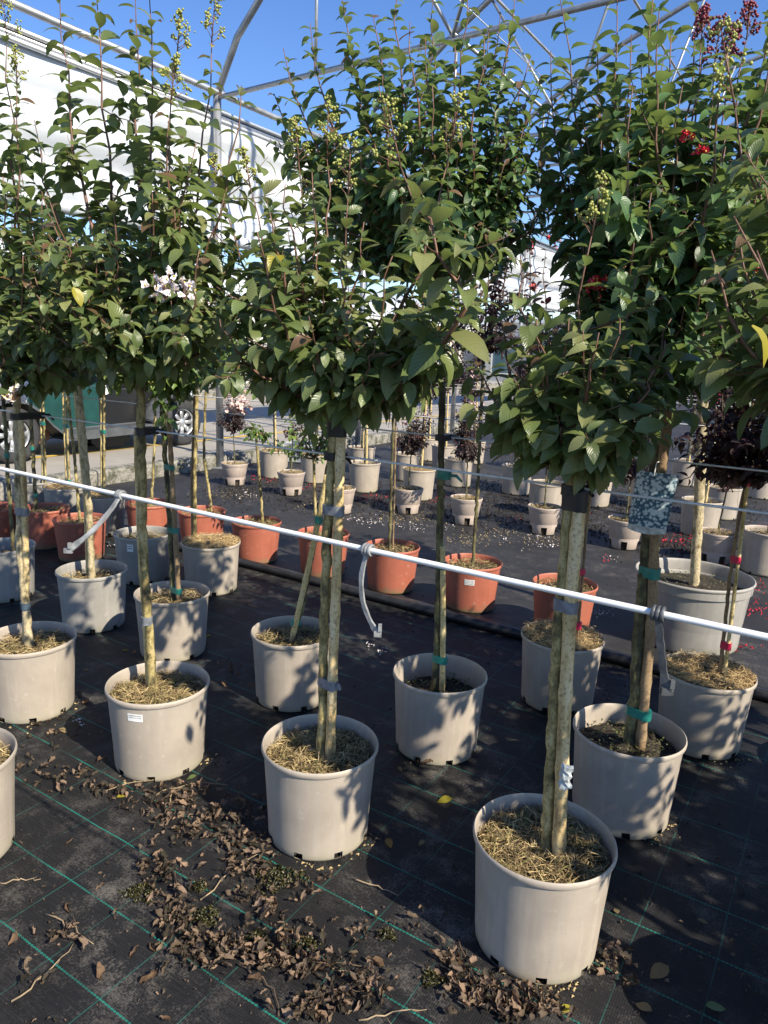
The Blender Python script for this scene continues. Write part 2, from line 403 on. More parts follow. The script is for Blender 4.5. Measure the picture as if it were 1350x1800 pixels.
slab('near_weed_mat', -6.9, 9, -6, 3.74, 0, 'mat_near')
slab('far_weed_mat', -6.9, 24, 3.74, 60, -.004, 'mat_far')
slab('road', -15.4, -7.12, -30, 70, .15, 'concrete', th=.2)
slab('yellow_road_line', -8.32, -8.20, -30, 70, .154, 'paint_yellow')
slab('far_yellow_road_line', -14.6, -14.48, -30, 70, .154, 'paint_yellow')
kerb = bpy.data.objects.new('kerb', None); col.objects.link(kerb); kerb.rotation_euler.z = ANG; kerb['kind'] = 'structure'
def kerb_block(L):
    b = MB(); prof = [(0, 0), (0, .145), (.015, .165), (.035, .172), (.19, .172), (.19, 0)]; n = 10; vs = []
    for i in range(n+1):
        for (x, z) in prof: vs.append((-x+ru(-.006, .006), L*i/n, z+(ru(-.008, .006) if z > 0 else 0)))
    k = len(prof); fs = [(i*k+j, i*k+j+1, (i+1)*k+j+1, (i+1)*k+j) for i in range(n) for j in range(k-1)]
    fs += [tuple(range(k)), tuple(n*k+j for j in range(k))[::-1]]
    return b.add(vs, fs).mesh('kerb_stone', ['kerb_stone'])
kb = [kerb_block(.985) for _ in range(3)]
for i in range(36): obj('kerb_stone', kb[i % 3], kerb, (-6.925, -4+i*1.0, -.01))

# pipe along the near mat's edge
b = MB(); pts = [W(s, 3.75+.012*math.sin(s*1.3), .030) for s in np.linspace(-6.6, 6, 60)]; b.tube(pts, .030, 12)
tag(b.build('irrigation_pipe', 'hose_black', smooth=True), 'thick black irrigation pipe lying along the edge of the near weed mat', 'pipe')
b = MB(); pts = [W(s, 3.86+.012*math.sin(s*1.1+1), .012) for s in np.linspace(-6.6, 6, 60)]; b.tube(pts, .012, 10)
tag(b.build('drip_hose', 'hose_black', smooth=True), 'thin black drip hose beside the thick irrigation pipe', 'hose')

# ---- arched steel frame
SP = -6.9; GZ = 4.47; ARCH = [(0, 0), (.33, .56), (.66, .87), (.95, 1.16), (1.45, 1.52), (1.95, 1.83), (2.75, 2.28), (3.7, 2.68), (4.8, 2.95)]
SPAN = 9.6
frame = bpy.data.objects.new('greenhouse_frame', None); col.objects.link(frame); frame.location = tuple(W(SP, 6.8))
tag(frame, 'grey galvanised arched greenhouse frame with tie bars over the potted trees', 'frame')
FL = W(SP, 6.8)
def fpart(name, paths, r, mat='steel', n=10):
    b = MB()
    for p in paths: b.tube([q-FL for q in p], r, n)
    return b.build(name, mat, frame, True)
def cat_arch(t):
    L = [W(SP+a, t, GZ+z) for a, z in ARCH]; Rr = [W(SP+SPAN-a, t, GZ+z) for a, z in ARCH[:-1]][::-1]
    return L+Rr
FT = [-2.8, .4, 3.6, 6.83, 10.0, 13.4, 16.6, 19.8, 23.0]
def az(a): return GZ+np.interp(a, [q[0] for q in ARCH], [q[1] for q in ARCH])
for t in FT:
    if t > 5:
        po = fpart('post', [[W(SP, t, 0), W(SP, t, GZ)]], .048, n=14)
        bb = MB(); bb.box(W(SP, t, .008)-FL, .2, .2, .016); bb.build('base_plate', 'steel', po)
        fpart('arch', [cat_arch(t)], .040, n=12)
        fpart('tie_bar', [[W(SP+.02, t, GZ-.03), W(SP+SPAN/2, t, GZ+.10), W(SP+SPAN-.02, t, GZ-.03)]], .028)
        fpart('hanger', [[W(SP+1.45, t+.03, GZ+.02), W(SP+1.45, t+.03, az(1.45))]], .018)
        fpart('brace', [[W(SP+3.15, t+.03, GZ+.06), W(SP+1.95, t+.03, az(1.95))]], .018)
        fpart('brace', [[W(SP+3.15, t-.03, GZ+.06), W(SP+4.0, t-.03, az(4.0))]], .018)
    else:
        fpart('post', [[W(SP, t, 0), W(SP, t, GZ)]], .048)
    if t > 5: fpart('post', [[W(SP+SPAN, t, 0), W(SP+SPAN, t, GZ)]], .048)
for t in (11.6, 15.0): fpart('tie_bar', [[W(SP+.02, t, GZ+.05), W(SP+SPAN-.02, t, GZ+.05)]], .022)
fpart('gutter_pipe', [[W(SP+.02, FT[0], GZ+.02), W(SP+.02, FT[-1], GZ+.02)]], .036)
for a in (1.95, 3.15, 4.8): fpart('purlin', [[W(SP+a, 5.6 if a < 4 else 6.8, az(a)+.06), W(SP+a, FT[-1], az(a)+.06)]], .022)
fpart('purlin', [[W(SP+3.15, 6.83, GZ+.10), W(SP+3.15, FT[-1], GZ+.10)]], .018)
fpart('net_wire', [[W(SP+2.6, 6.83, GZ+.9), W(SP+2.6, FT[-1], GZ+.9)]], .006)

# ---- white film curtain hanging under the gutter, with aluminium clamping rails and the rolled-up hem
cur = bpy.data.objects.new('film_curtain', None); col.objects.link(cur); CL = W(SP-.12, 6.8, 0); cur.location = tuple(CL)
tag(cur, 'white plastic film side curtain hanging below the gutter of the arched frame', 'curtain')
b = MB(); nt, nz = 150, 22; vs = []
for i in range(nt+1):
    t = -3+27*i/nt
    for j in range(nz+1):
        z = 4.24-1.34*j/nz
        off = .03*math.sin(t*1.1+j*.25)+.05*math.sin(j*.75+.35*math.sin(t*.9))*min(1, j/5)+.008*math.sin(t*5.1+j*.3)
        vs.append(W(SP-.12+off*.8, t, z)-CL)
b.add(vs, [(i*(nz+1)+j, (i+1)*(nz+1)+j, (i+1)*(nz+1)+j+1, i*(nz+1)+j+1) for i in range(nt) for j in range(nz)])
b.build('film', 'film', cur, True)
for z, r in ((4.34, .026), (4.285, .018), (4.24, .026)):
    MB().tube([W(SP-.10, -3, z)-CL, W(SP-.10, 24, z)-CL], r, 8).build('clamp_rail', 'alu', cur, True)
MB().tube([W(SP-.12, -3, 4.31)-CL, W(SP-.12, 24, 4.31)-CL], .012, 8).build('clamp_strip', 'hose_black', cur, True)
MB().tube([W(SP-.12+.03*math.sin(t), t, 2.88)-CL for t in np.linspace(-3, 24, 40)], .07, 12).build('roll_tube', 'film', cur, True)

# ---- wires along the rows
def wire(t, z, r, mat, label, s0=-6.88, s1=6.0, sag=.0):
    b = MB(); ss = np.linspace(s0, s1, 50); b.tube([W(s, t, z+sag*math.sin(s*1.9)) for s in ss], r, 8)
    return tag(b.build('support_wire', mat, smooth=True), label, 'wire', 'support wires strung along the rows of trees')
def rope_z(s): return 1.247-.006*math.sin((s+1)*1.2)
b = MB(); b.tube([W(s, .98, rope_z(s)) for s in np.linspace(-6.8, 4, 70)], .0047, 10)
tag(b.build('support_rope', 'rope_white', smooth=True), 'thick white plastic-coated rope with loose grey straps hanging from it', 'rope')
ROWW = {1.7: 1.262, 2.43: 1.262, 3.14: 1.262, 4.05: 1.262}
wire(1.745, 1.262, .0032, 'wire_grey', 'pale wire tied with black rubber to the trees of the sunlit front row')
wire(2.475, 1.262, .0030, 'wire_grey', 'pale wire behind the second row of trees, passing the flower photo tag')
wire(3.185, 1.262, .0030, 'wire_grey', 'pale wire strung behind the straw-topped pots by the black pipe')
wire(4.10, 1.262, .0030, 'wire_grey', 'pale wire strung behind the row of terracotta pots')
wire(6.32, 1.262, .0030, 'wire_grey', 'pale wire strung above the row of notched pots')
wire(7.10, 1.262, .0030, 'wire_grey', 'pale wire strung behind the notched pots among tall taupe pots')
wire(8.00, 1.262, .0030, 'wire_grey', 'farthest pale wire strung over the last taupe pots')

# ------------------------------------------------------------------ pots
def pot_profile(Rr, H, base, collar=None):
    rb = Rr*base; out = [(rb-.012, .0), (rb-.003, .004), (rb, .012), (rb+.001, .030)]
    for f in (.25, .5, .75): out.append((rb+(Rr*.955-rb)*f, .03+(H-.055)*f))
    if collar:
        out += [(Rr*.915, H-collar-.006), (Rr*.925, H-collar), (Rr*.965, H-collar+.006), (Rr*.975, H-.022), (Rr*.975, H-.016)]
        out = out[:4]+[(rb+(Rr*.91-rb)*f, .03+(H-collar-.04)*f) for f in (.3, .6, .9)]+out[7:]
    else: out += [(Rr*.955, H-.026), (Rr*.960, H-.020)]
    out += [(Rr*.988, H-.0185), (Rr*.998, H-.013), (Rr, H-.008), (Rr*.992, H-.002), (Rr*.978, H), (Rr*.965, H-.003), (Rr*.955, H-.012)]
    inn = [(Rr*.945, H-.03), (rb+(Rr*.93-rb)*.4, H*.4), (rb-.010, .03), (rb-.014, .006)]
    return out, inn
POTS = {'taupe': (.19, .325, .865, None, 'pot_taupe', 72, .028, 8, 2), 'grey': (.19, .325, .865, None, 'pot_grey', 72, .028, 8, 2),
        'terracotta': (.188, .30, .83, None, 'pot_terracotta', 64, .02, 0, 0), 'notched': (.155, .255, .74, .042, 'pot_beige', 56, .075, 5, 4),
        'tall': (.186, .335, .85, None, 'pot_taupe', 56, .022, 6, 1), 'big': (.325, .40, .86, .07, 'pot_grey', 80, .02, 0, 0)}
_pm = {}
def pot_mesh(kind):
    if kind in _pm: return _pm[kind]
    Rr, H, base, collar, mat, seg, nh, nn, nw = POTS[kind]
    o, inn = pot_profile(Rr, H, base, collar)
    o = [(r, nh if abs(z-.030) < 1e-6 else z) for r, z in o]
    if kind == 'notched': o[3] = (o[3][0]+.008, nh)
    inn[2] = (inn[2][0], nh)
    prof = o+inn
    cut = set()
    for k in range(nn):
        a = int(round(seg*(k+.35)/nn))
        for w in range(nw): cut.add((a+w) % seg)
    last = len(prof)-2
    sk = (lambda i, j: j in cut and (i in (1, 2) or i == last)) if nn else None
    b = MB().lathe(prof, seg, skip=sk)
    me = b.mesh('pot', [mat]); smooth_by_angle(me, 50)
    # soil body inside (seen through the drain notches) is a separate part
    _pm[kind] = me; return me
_sm = {}
def soil_mesh(kind, depth):
    key = (kind, depth)
    if key in _sm: return _sm[key]
    Rr, H, base = POTS[kind][:3]; rb = Rr*base-.022; rt = Rr*.93; z1 = H-depth; seg = 40; b = MB()
    prof = [(rb, .003), (rb, .05), (rb+(rt-rb)*(z1-.02)/H, z1-.02)]
    ring = [(prof[-1][0]*f, z1-.015+.018*(1-f)) for f in (.98, .75, .5, .25)]
    b.lathe(prof+ring, seg)
    k = (len(prof)+len(ring)-1)*seg; b.v.append((0, 0, z1+.004)); c = len(b.v)-1
    b.f += [(k+j, k+(j+1) % seg, c) for j in range(seg)]; b.m += [0]*seg
    n0 = 3*seg
    for i in range(n0, len(b.v)): x, y, z = b.v[i]; b.v[i] = (x, y, z+ru(-.006, .008))
    _sm[key] = b.mesh('soil', ['soil'], True); return _sm[key]
def straw_mesh(Rr, z, n, style, rng):
    """curled dry fibres lying on the soil; style disc = thick coir mat that stands above the rim"""
    rr = Rr*np.sqrt(rng.uniform(0, 1, n)); a = rng.uniform(0, 6.283, n); disc = style == 'disc'
    lump = .5+.5*np.sin(9*rr/Rr*np.cos(a)+rng.uniform(0, 6))*np.sin(8*rr/Rr*np.sin(a)+rng.uniform(0, 6))
    hgt = .030+.014*rng.uniform(size=n) if disc else .004+.024*lump*np.exp(-((rr/Rr-.4)/.5)**2)
    p = np.stack([rr*np.cos(a), rr*np.sin(a), z+hgt*rng.uniform(.5, 1.15, n)], 1)
    d = rng.normal(size=(n, 3)); d[:, 2] *= .55; d = unit(d); L = rng.uniform(.02, .075, n)[:, None] if not disc else rng.uniform(.02, .055, n)[:, None]; w = rng.uniform(.0005, .0012, n)[:, None]
    sd = unit(np.cross(d, rng.normal(size=(n, 3)))); bend = rng.normal(size=(n, 3))*.34*L; bend[:, 2] = np.abs(bend[:, 2])*.7
    Q = [p-d*L/2, p-d*L*.15+bend*.6, p+d*L*.2+bend*.5, p+d*L/2]
    lim = Rr*(1.0 if not disc else 1.05)
    for q in Q:
        r2 = np.hypot(q[:, 0], q[:, 1]); f = np.minimum(1, lim/np.maximum(r2, 1e-6)); q[:, 0] *= f; q[:, 1] *= f; q[:, 2] = np.maximum(q[:, 2], z-.004)
    V_ = np.stack([Q[0]-sd*w, Q[0]+sd*w, Q[1]-sd*w, Q[1]+sd*w, Q[2]-sd*w, Q[2]+sd*w, Q[3]-sd*w*.4, Q[3]+sd*w*.4], 1).reshape(-1, 3)
    F_ = (np.array([[0, 1, 3, 2], [2, 3, 5, 4], [4, 5, 7, 6]])[None]+8*np.arange(n)[:, None, None]).reshape(-1, 4)
    if not disc:
        keep = rng.uniform(size=n) < np.clip(.15+1.5*lump, 0, 1); F_ = F_[np.repeat(keep, 3)]
    u = rng.uniform(size=(n, 1)); br = rng.uniform(.5, 1.2, (n, 1))
    if disc: c = np.array([.56, .40, .20])*br
    else: c = np.where(u < .60, np.array([.50, .38, .19]), np.where(u < .88, np.array([.20, .14, .07]), np.array([.17, .17, .06])))*br
    T_ = np.repeat(np.hstack([c, np.ones((n, 1))]), 8, axis=0)
    return grid_mesh('straw', V_, F_, T_, 'straw')
def disc_mesh(Rr, z):
    b = MB().lathe([(Rr*.98, z-.03), (Rr*1.0, z+.015), (Rr*.97, z+.028), (Rr*.6, z+.034), (Rr*.2, z+.040), (.001, z+.042)], 40)
    for i in range(len(b.v)): x, y, zz = b.v[i]; b.v[i] = (x*(1+ru(-.015, .015)), y*(1+ru(-.015, .015)), zz+ru(-.005, .005))
    return b.mesh('coir_disc', ['coir'], True)
k = N('coir').set(Roughness=.95); f = k.noise(k.coord(), 120, 5, .75); k.base(k.ramp(f, [(.35, (.07, .045, .02)), (.55, (.24, .165, .075)), (.7, (.40, .29, .15))])); k.bump(f, 1.0, .01); MAT['coir'] = k.m

# ------------------------------------------------------------------ crowns
PAL = {'olive': [(0.171, 0.215, 0.071), (0.132, 0.177, 0.057), (0.222, 0.234, 0.089), (0.104, 0.149, 0.051)],
       'deep': [(0.091, 0.177, 0.060), (0.067, 0.139, 0.055), (0.125, 0.212, 0.064), (0.059, 0.120, 0.051)],
       'fresh': [(0.163, 0.269, 0.057), (0.122, 0.212, 0.051), (0.222, 0.319, 0.069), (0.088, 0.168, 0.049)],
       'purple': [(.024, .011, .017), (.036, .013, .022), (.018, .009, .013), (.055, .016, .026)]}
BRONZE = np.array([.16, .085, .050]); YEL = np.array([.42, .36, .04]); ORG = np.array([.36, .17, .05])
_leafcache = {}
def single_leaf_mesh(pal, ti, k, far):
    key = (pal, ti, k, far)
    if key not in _leafcache:
        tpl = TPL_FAR if far else TPL; v, f, uv = tpl[k % len(tpl)]
        c = np.array({'y': YEL, 'b': BRONZE}[ti] if isinstance(ti, str) else PAL[pal][ti])
        _leafcache[key] = grid_mesh('leaf', v, f, np.tile(np.append(c, 1.0), (len(v), 1)), 'leaf_purple' if pal == 'purple' else 'leaf_green', uv)
    return _leafcache[key]
def bez(p0, c, p1, n):
    t = np.linspace(0, 1, n)[:, None]; return (1-t)**2*p0+2*t*(1-t)*c+t*t*p1
def leaf_frame(d, up):
    X = d/np.linalg.norm(d); Z = up-(up@X)*X; n = np.linalg.norm(Z)
    Z = np.array([1.0, 0, 0])-X[0]*X if n < .15 else Z; Z /= np.linalg.norm(Z); return X, np.cross(Z, X), Z
def put_leaves(L, path, rng, size, f0, node, bronze=0, droop=.35, tip_small=.45, yel=.004):
    seg = np.linalg.norm(np.diff(path, axis=0), axis=1); cum = np.concatenate([[0], np.cumsum(seg)]); tot = cum[-1]
    if tot < .02: return
    n = int((1-f0)*tot/node)+1; s = f0*tot+np.cumsum(node*rng.uniform(.8, 1.25, n))-node*.5; s = s[s < tot]; n = len(s)
    if not n: s = np.array([tot*.9]); n = 1
    p = np.stack([np.interp(s, cum, path[:, k]) for k in range(3)], 1); j = np.clip(np.searchsorted(cum, s)-1, 0, len(seg)-1)
    d = unit(path[j+1]-path[j]); up0 = np.where(np.abs(d[:, 2:]) < .9, np.array([[0, 0, 1.0]]), np.array([[1.0, 0, 0]])); x = unit(np.cross(up0, d)); y = np.cross(d, x)
    fr = s/tot; sz = size*rng.uniform(.72, 1.2, n)*np.where(fr < .7, 1, 1-(1-tip_small)*(fr-.7)/.3)
    a = rng.uniform(0, 6.28)+np.arange(n)*1.571+rng.uniform(-.35, .35, n)
    for sd in (0, math.pi):
        rad = x*np.cos(a+sd)[:, None]+y*np.sin(a+sd)[:, None]; A = np.radians(rng.uniform(45, 78, n))[:, None]
        dd = d*np.cos(A)+rad*np.sin(A); dd[:, 2] -= droop*rng.uniform(.1, 1.1, n); dd += rng.normal(size=(n, 3))*.13
        up = np.array([0, 0, 1.0])+.35*d+.6*SUNV+rng.normal(size=(n, 3))*.28
        X = unit(dd); Z = up-(up*X).sum(1, keepdims=True)*X; Z = unit(Z); Y = np.cross(Z, X)
        key = rng.randint(0, 4, n); u = rng.uniform(size=n); key = np.where((u < bronze) & (fr > .82), 5, key); key = np.where(u > 1-yel, 4, key)
        ok = rng.uniform(size=n) > .08
        L.append((p[ok]+rad[ok]*.004, X[ok], Y[ok], Z[ok], (sz*rng.uniform(.85, 1.15, n))[ok], key[ok], rng.randint(0, 14, n)[ok]))
def panicle(name, tips, crown, mat, rng, size=.12, dens=1.0, br=.0042):
    """one part per flower-bud panicle"""
    for p, d in tips:
        b = MB(); d = d/np.linalg.norm(d); x, y = frame_of(d); b.tube([p, p+d*size*.5, p+d*size], [.0022, .0018, .001], 5, 1)
        n = int(13*dens)
        for i in range(n):
            f = i/n; q = p+d*size*f; a = rng.uniform(0, 6.28); L = size*.38*(1-f*.75)*rng.uniform(.6, 1.2)
            e = q+(x*math.cos(a)+y*math.sin(a))*L*.8+d*L*.7; b.tube([q, e], [.0012, .0008], 4, 1)
            for k in range(int(rng.randint(5, 10))): b.ico(e+rng.normal(size=3)*br*1.45, br*rng.uniform(.75, 1.25), 0)
        for k in range(4): b.ico(p+d*size+rng.normal(size=3)*br*1.4, br, 0)
        b.build(name, [mat, 'twig_red'], crown, True)
def floret_cluster(name, centre, crown, mat, rng, size=.07, n=26, stamen=True):
    b = MB()
    for i in range(n):
        c = centre+rng.normal(size=3)*size*.42; nn = rng.normal(size=3)+np.array([0, 0, .5]); nn /= np.linalg.norm(nn); x, y = frame_of(nn)
        for k in range(5):
            a = k*1.257+rng.uniform(-.2, .2); r = x*math.cos(a)+y*math.sin(a); sdv = np.cross(nn, r); L = rng.uniform(.007, .013)*max(1, size/.05)
            b.add([c, c+r*L*.6-sdv*L*.5+nn*rng.uniform(-.2, .4)*L, c+r*L*1.15+nn*rng.uniform(-.3, .5)*L, c+r*L*.6+sdv*L*.5+nn*rng.uniform(-.2, .4)*L], [(0, 1, 2), (0, 2, 3)], 0)
        if stamen: b.ico(c+nn*.002, .0028, 1)
        b.tube([centre-np.array([0, 0, size*.6]), (c+centre)/2-np.array([0, 0, .004]), c], [.0012, .0009, .0006], 4, 2)
    b.build(name, [mat, 'stamen', 'twig_red'], crown)
def make_crown(root, base, top, spec, rng, nsep, far):
    pal = spec.get('pal', 'olive'); size = spec.get('leaf', .07); node = spec.get('node', .040)
    L = []; b = MB(); buds = []; tips_all = []
    shoots = []
    for tp in spec.get('tips', []):
        x, y, dt = tp[0], tp[1], tp[2] if len(tp) > 2 else rng.uniform(-.16, .16)
        shoots.append((ont(x, y, spec['t']+dt), tp[3] if len(tp) > 3 else '', tp[4] if len(tp) > 4 else None))
    rx, zl, zh = spec.get('ell', (.33, -.05, .8))
    for i in range(spec.get('n', 14)):
        a = rng.uniform(0, 6.283); u = rng.uniform(0, 1); r = rx*(math.sqrt(u)*.9+.1)
        z = zl+(zh-zl)*rng.uniform(0, 1)*(1-.45*(r/rx)**2) if rng.uniform() < .75 else zl+rng.uniform(0, .25)*(zh-zl)
        shoots.append((top+np.array([r*math.cos(a), r*math.sin(a), z]), 'r', None))
    for tip, opt, mids in shoots:
        p0 = top-np.array([0, 0, rng.uniform(0, .04)]); dv = tip-p0
        if mids: path = np.array([p0]+[ont(x, y, spec['t']+m_) for x, y, m_ in mids]+[tip]); 
        else: path = None
        if path is not None:
            tt = np.linspace(0, 1, len(path)); t2 = np.linspace(0, 1, 16); path = np.stack([np.interp(t2, tt, path[:, k]) for k in range(3)], 1)
            for _ in range(2): path[1:-1] = (path[:-2]+2*path[1:-1]+path[2:])/4
        else:
            c = p0+np.array([dv[0]*rng.uniform(.55, .95), dv[1]*rng.uniform(.55, .95), dv[2]*rng.uniform(.22, .45)+(.10 if dv[2] < .15 else 0)])
            path = bez(p0, c, tip, 12)
        path[1:-1] += rng.normal(size=(len(path)-2, 3))*.006
        ln = np.linalg.norm(np.diff(path, axis=0), axis=1).sum()
        r0 = .0035+.0055*min(1, ln/.8)
        b.tube(path, list(np.linspace(r0, .0014, len(path))), 6 if not far else 4, 0)
        put_leaves(L, path, rng, size*(1.35 if 'big' in opt or (dv[2] > .55 and opt != 'r') else 1.12 if dv[2] > .4 else 1), .26 if ln > .3 else .1, node, spec.get('bronze', 0), spec.get('droop', .2), yel=0 if pal == 'purple' else .004)
        nt = int(ln*spec.get('twigs', 9))
        for k in range(nt):
            f = rng.uniform(.15, .78); q = path[int(f*(len(path)-1))]
            out = q-top; out[2] = 0; o2 = np.linalg.norm(out); out = out/o2 if o2 > .02 else rng.normal(size=3)
            d = out*rng.uniform(0, 1)+rng.normal(size=3)*.6; d[2] += rng.uniform(-.1, .6); d /= np.linalg.norm(d); l2 = rng.uniform(.06, .19)*(1 if not far else .8)
            e = q+d*l2; e[2] = max(e[2], top[2]+spec.get('floor', .07)); tw = bez(q, q+d*l2*.5+np.array([0, 0, -.02]), e, 5); b.tube(tw, [.002, .0018, .0015, .0012, .001], 4, 0)
            put_leaves(L, tw, rng, size*.9, .15, node*.85, 0, spec.get('droop', .2), .65, yel=0 if pal == 'purple' else .004)
        dd = path[-1]-path[-3]
        if 'b' in opt: buds.append((path[-1], dd, opt))
        tips_all.append(path[-1])
    sub = lambda p: p-base
    b.v = [tuple(np.array(v)-base) for v in b.v]
    crown = b.build('crown', [spec.get('twig', 'twig_red')], root, True)
    mat = 'leaf_purple' if pal == 'purple' else 'leaf_green'
    A = [np.concatenate([l[i] for l in L]) for i in range(7)]; table = np.array(list(PAL[pal])+[YEL, BRONZE]); n = len(A[0]); sep = np.zeros(n, bool)
    if nsep:
        q = A[0]-CAM; z = q@FW; zz = np.maximum(z, .3); x = 675+F_PX*(q@RT)/zz; y = 900-F_PX*(q@UP)/zz; cz = (top-CAM)@FW
        sc_ = A[4]*F_PX/zz*np.where(z < cz, 1.35, .8)*(.45+.55*np.abs((A[3]*q).sum(1))/np.linalg.norm(q, axis=1)); sc_[(x < -40) | (x > 1390) | (y < -40) | (y > 1840) | (sc_ < 14)] = 0
        i = np.argsort(-sc_)[:nsep]; sep[i[sc_[i] > 0]] = True
    for i in np.where(sep)[0]:
        k = int(A[5][i]); o = obj('leaf', single_leaf_mesh(pal, {4: 'y', 5: 'b'}.get(k, k), int(A[6][i]), False), crown); m = Matrix.Identity(4); q = A[0][i]-base; sz = A[4][i]
        for r in range(3): m[r][0], m[r][1], m[r][2], m[r][3] = A[1][i][r]*sz, A[2][i][r]*sz, A[3][i][r]*sz, q[r]
        o.matrix_local = m
    k = ~sep; C = table[A[5][k]]*rng.uniform(.72, 1.32, (int(k.sum()), 1))
    me = leaves_mesh('foliage', (A[0][k]-base, A[1][k], A[2][k], A[3][k], A[4][k], C, A[6][k]), mat, TPL_FAR if far else TPL)
    if me: fo = obj('foliage', me, crown); fo['kind'] = 'stuff'
    for p, d, opt in buds:
        if 'd' in opt: panicle('seed_panicle', [(p-base, d+np.array([0, 0, .05]))], crown, 'bud_dark', rng, rng.uniform(.09, .16), 1.3, .0044)
        else: panicle('bud_panicle', [(p-base, d+np.array([0, 0, .05]))], crown, 'bud', rng, rng.uniform(.09, .16), 1.1, .0037)
    for (x, y, dt, sz) in spec.get('yellow', []):
        q = ont(x, y, spec['t']+dt); X, Y, Z = leaf_frame(np.array([.5, -.2, -.5]), SUNV); o = obj('leaf', single_leaf_mesh(pal, 'y', 3, False), crown); m = Matrix.Identity(4); q2 = q-base
        for r in range(3): m[r][0], m[r][1], m[r][2], m[r][3] = X[r]*sz, Y[r]*sz, Z[r]*sz, q2[r]
        o.matrix_local = m; o['label'] = 'yellowed leaf'
    for fx in spec.get('flowers', []):
        x, y, dt, mt, sz, n = fx; floret_cluster('flower_panicle', ont(x, y, spec['t']+dt)-base, crown, mt, rng, sz, n)
    for mt, n, sz in spec.get('rflowers', []):
        for k in range(n):
            q = tips_all[int(rng.randint(0, len(tips_all)))]; floret_cluster('flower_panicle', q-base, crown, mt, rng, sz, 16, False)
    return crown
def band(ca, cb, r, h, mat, root, base, tail=0):
    """tape or rubber wound round two stems"""
    ca = np.array(ca); cb = np.array(cb); d = cb-ca; d[2] = 0; L = np.linalg.norm(d); d = d/L if L > 1e-4 else np.array([1.0, 0, 0]); n = np.array([-d[1], d[0], 0]); ring = []
    for k in range(9): a = math.pi/2+math.pi*k/8; ring.append(ca+(d*math.cos(a)+n*math.sin(a))*r)
    for k in range(9): a = -math.pi/2+math.pi*k/8; ring.append(np.array([cb[0], cb[1], ca[2]])+(d*math.cos(a)+n*math.sin(a))*r)
    m = len(ring); vs = []
    for k, zz in enumerate((-h/2, -h*.2, h*.15, h/2)):
        vs += [q+np.array([0, 0, zz])+ru(-.0012, .0012) for q in ring]
    b = MB().add([v-base for v in vs], [(k*m+j, k*m+(j+1) % m, (k+1)*m+(j+1) % m, (k+1)*m+j) for k in range(3) for j in range(m)]+[tuple(range(m))[::-1], tuple(3*m+j for j in range(m))])
    if tail:
        q = np.array([cb[0], cb[1], ca[2]])+d*r-base; e = q+np.array([ru(.5, 1), ru(-1, -.3), -.35])*tail; b.tube([q, (q+e)/2+np.array([0, 0, .01]), e], [.006, .007, .004], 5)
    o = b.build('tie', mat, root); smooth_by_angle(o.data, 45); return o
def sticker(root_pot, kind, az_deg, z, w, h, lines, tilt=0):
    Rr, H, bs = POTS[kind][:3]; b = MB(); n = 8
    def rad(zz): return Rr*bs+(Rr*(.955 if not POTS[kind][3] else .91)-Rr*bs)*max(0, (zz-.03))/(H-.055)+.0015
    def pt(u, v, lift=0):
        zz = z+v*math.cos(tilt)+u*math.sin(tilt); a = math.radians(az_deg)+(u*math.cos(tilt)-v*math.sin(tilt))/Rr; r = rad(zz)+lift; return (r*math.cos(a), r*math.sin(a), zz)
    vs = [pt(-w/2+w*i/n, sd*h/2) for i in range(n+1) for sd in (-1, 1)]
    b.add(vs, [(2*i, 2*i+2, 2*i+3, 2*i+1) for i in range(n)], 0)
    for k, tx in enumerate(lines):
        if tx == '-':                                     # print too small to read: a row of short dashes
            u = -w*.42
            while u < w*.34:
                l = w*ru(.05, .13); v0, v1 = h*(.22-.27*k)-h*.05, h*(.22-.27*k)+h*.06
                b.add([pt(u, v0, .0006), pt(u+l, v0, .0006), pt(u+l, v1, .0006), pt(u, v1, .0006)], [(0, 1, 2, 3)], 1); u += l+w*.025
            continue
        cu = bpy.data.curves.new('text', 'FONT'); cu.body = tx; cu.size = 1; cu.align_x = 'LEFT'; cu.resolution_u = 1
        to = bpy.data.objects.new('text', cu); me = bpy.data.meshes.new_from_object(to)
        if len(me.vertices):
            co = np.array([v.co[:] for v in me.vertices]); co[:, 0] -= co[:, 0].min(); sx = min(w*.86/co[:, 0].max(), h*.30*1.3); sy = h*.24
            vv = [pt(-w*.43+c[0]*sx, h*(.24-.27*k)-h*.06+c[1]*sy, .0006) for c in co]
            b.add(vv, [tuple(p.vertices) for p in me.polygons], 1)
        bpy.data.objects.remove(to); bpy.data.meshes.remove(me)
    return b.build('sticker', ['paper', 'ink'], root_pot)
def knobby(pts, r0, r1, rng, nodes=False):
    """resampled stem with knots; returns points and radii"""
    pts = np.array(pts); seg = np.concatenate([[0], np.cumsum(np.linalg.norm(np.diff(pts, axis=0), axis=1))]); n = max(6, int(seg[-1]/.028)); ss = np.linspace(0, seg[-1], n)
    P = np.stack([np.interp(ss, seg, pts[:, k]) for k in range(3)], 1)
    for _ in range(3): P[1:-1] = (P[:-2]+2*P[1:-1]+P[2:])/4
    rr = np.linspace(r0, r1, n)
    if nodes:
        for i in range(3, n-1, int(rng.randint(7, 10))): rr[i] *= 1.16
    else:
        rr = rr*(1+rng.normal(size=n)*.05); P[1:-1] += rng.normal(size=(n-2, 3))*.0018
    return P, rr
GROUPS = {}
COUNT = {}
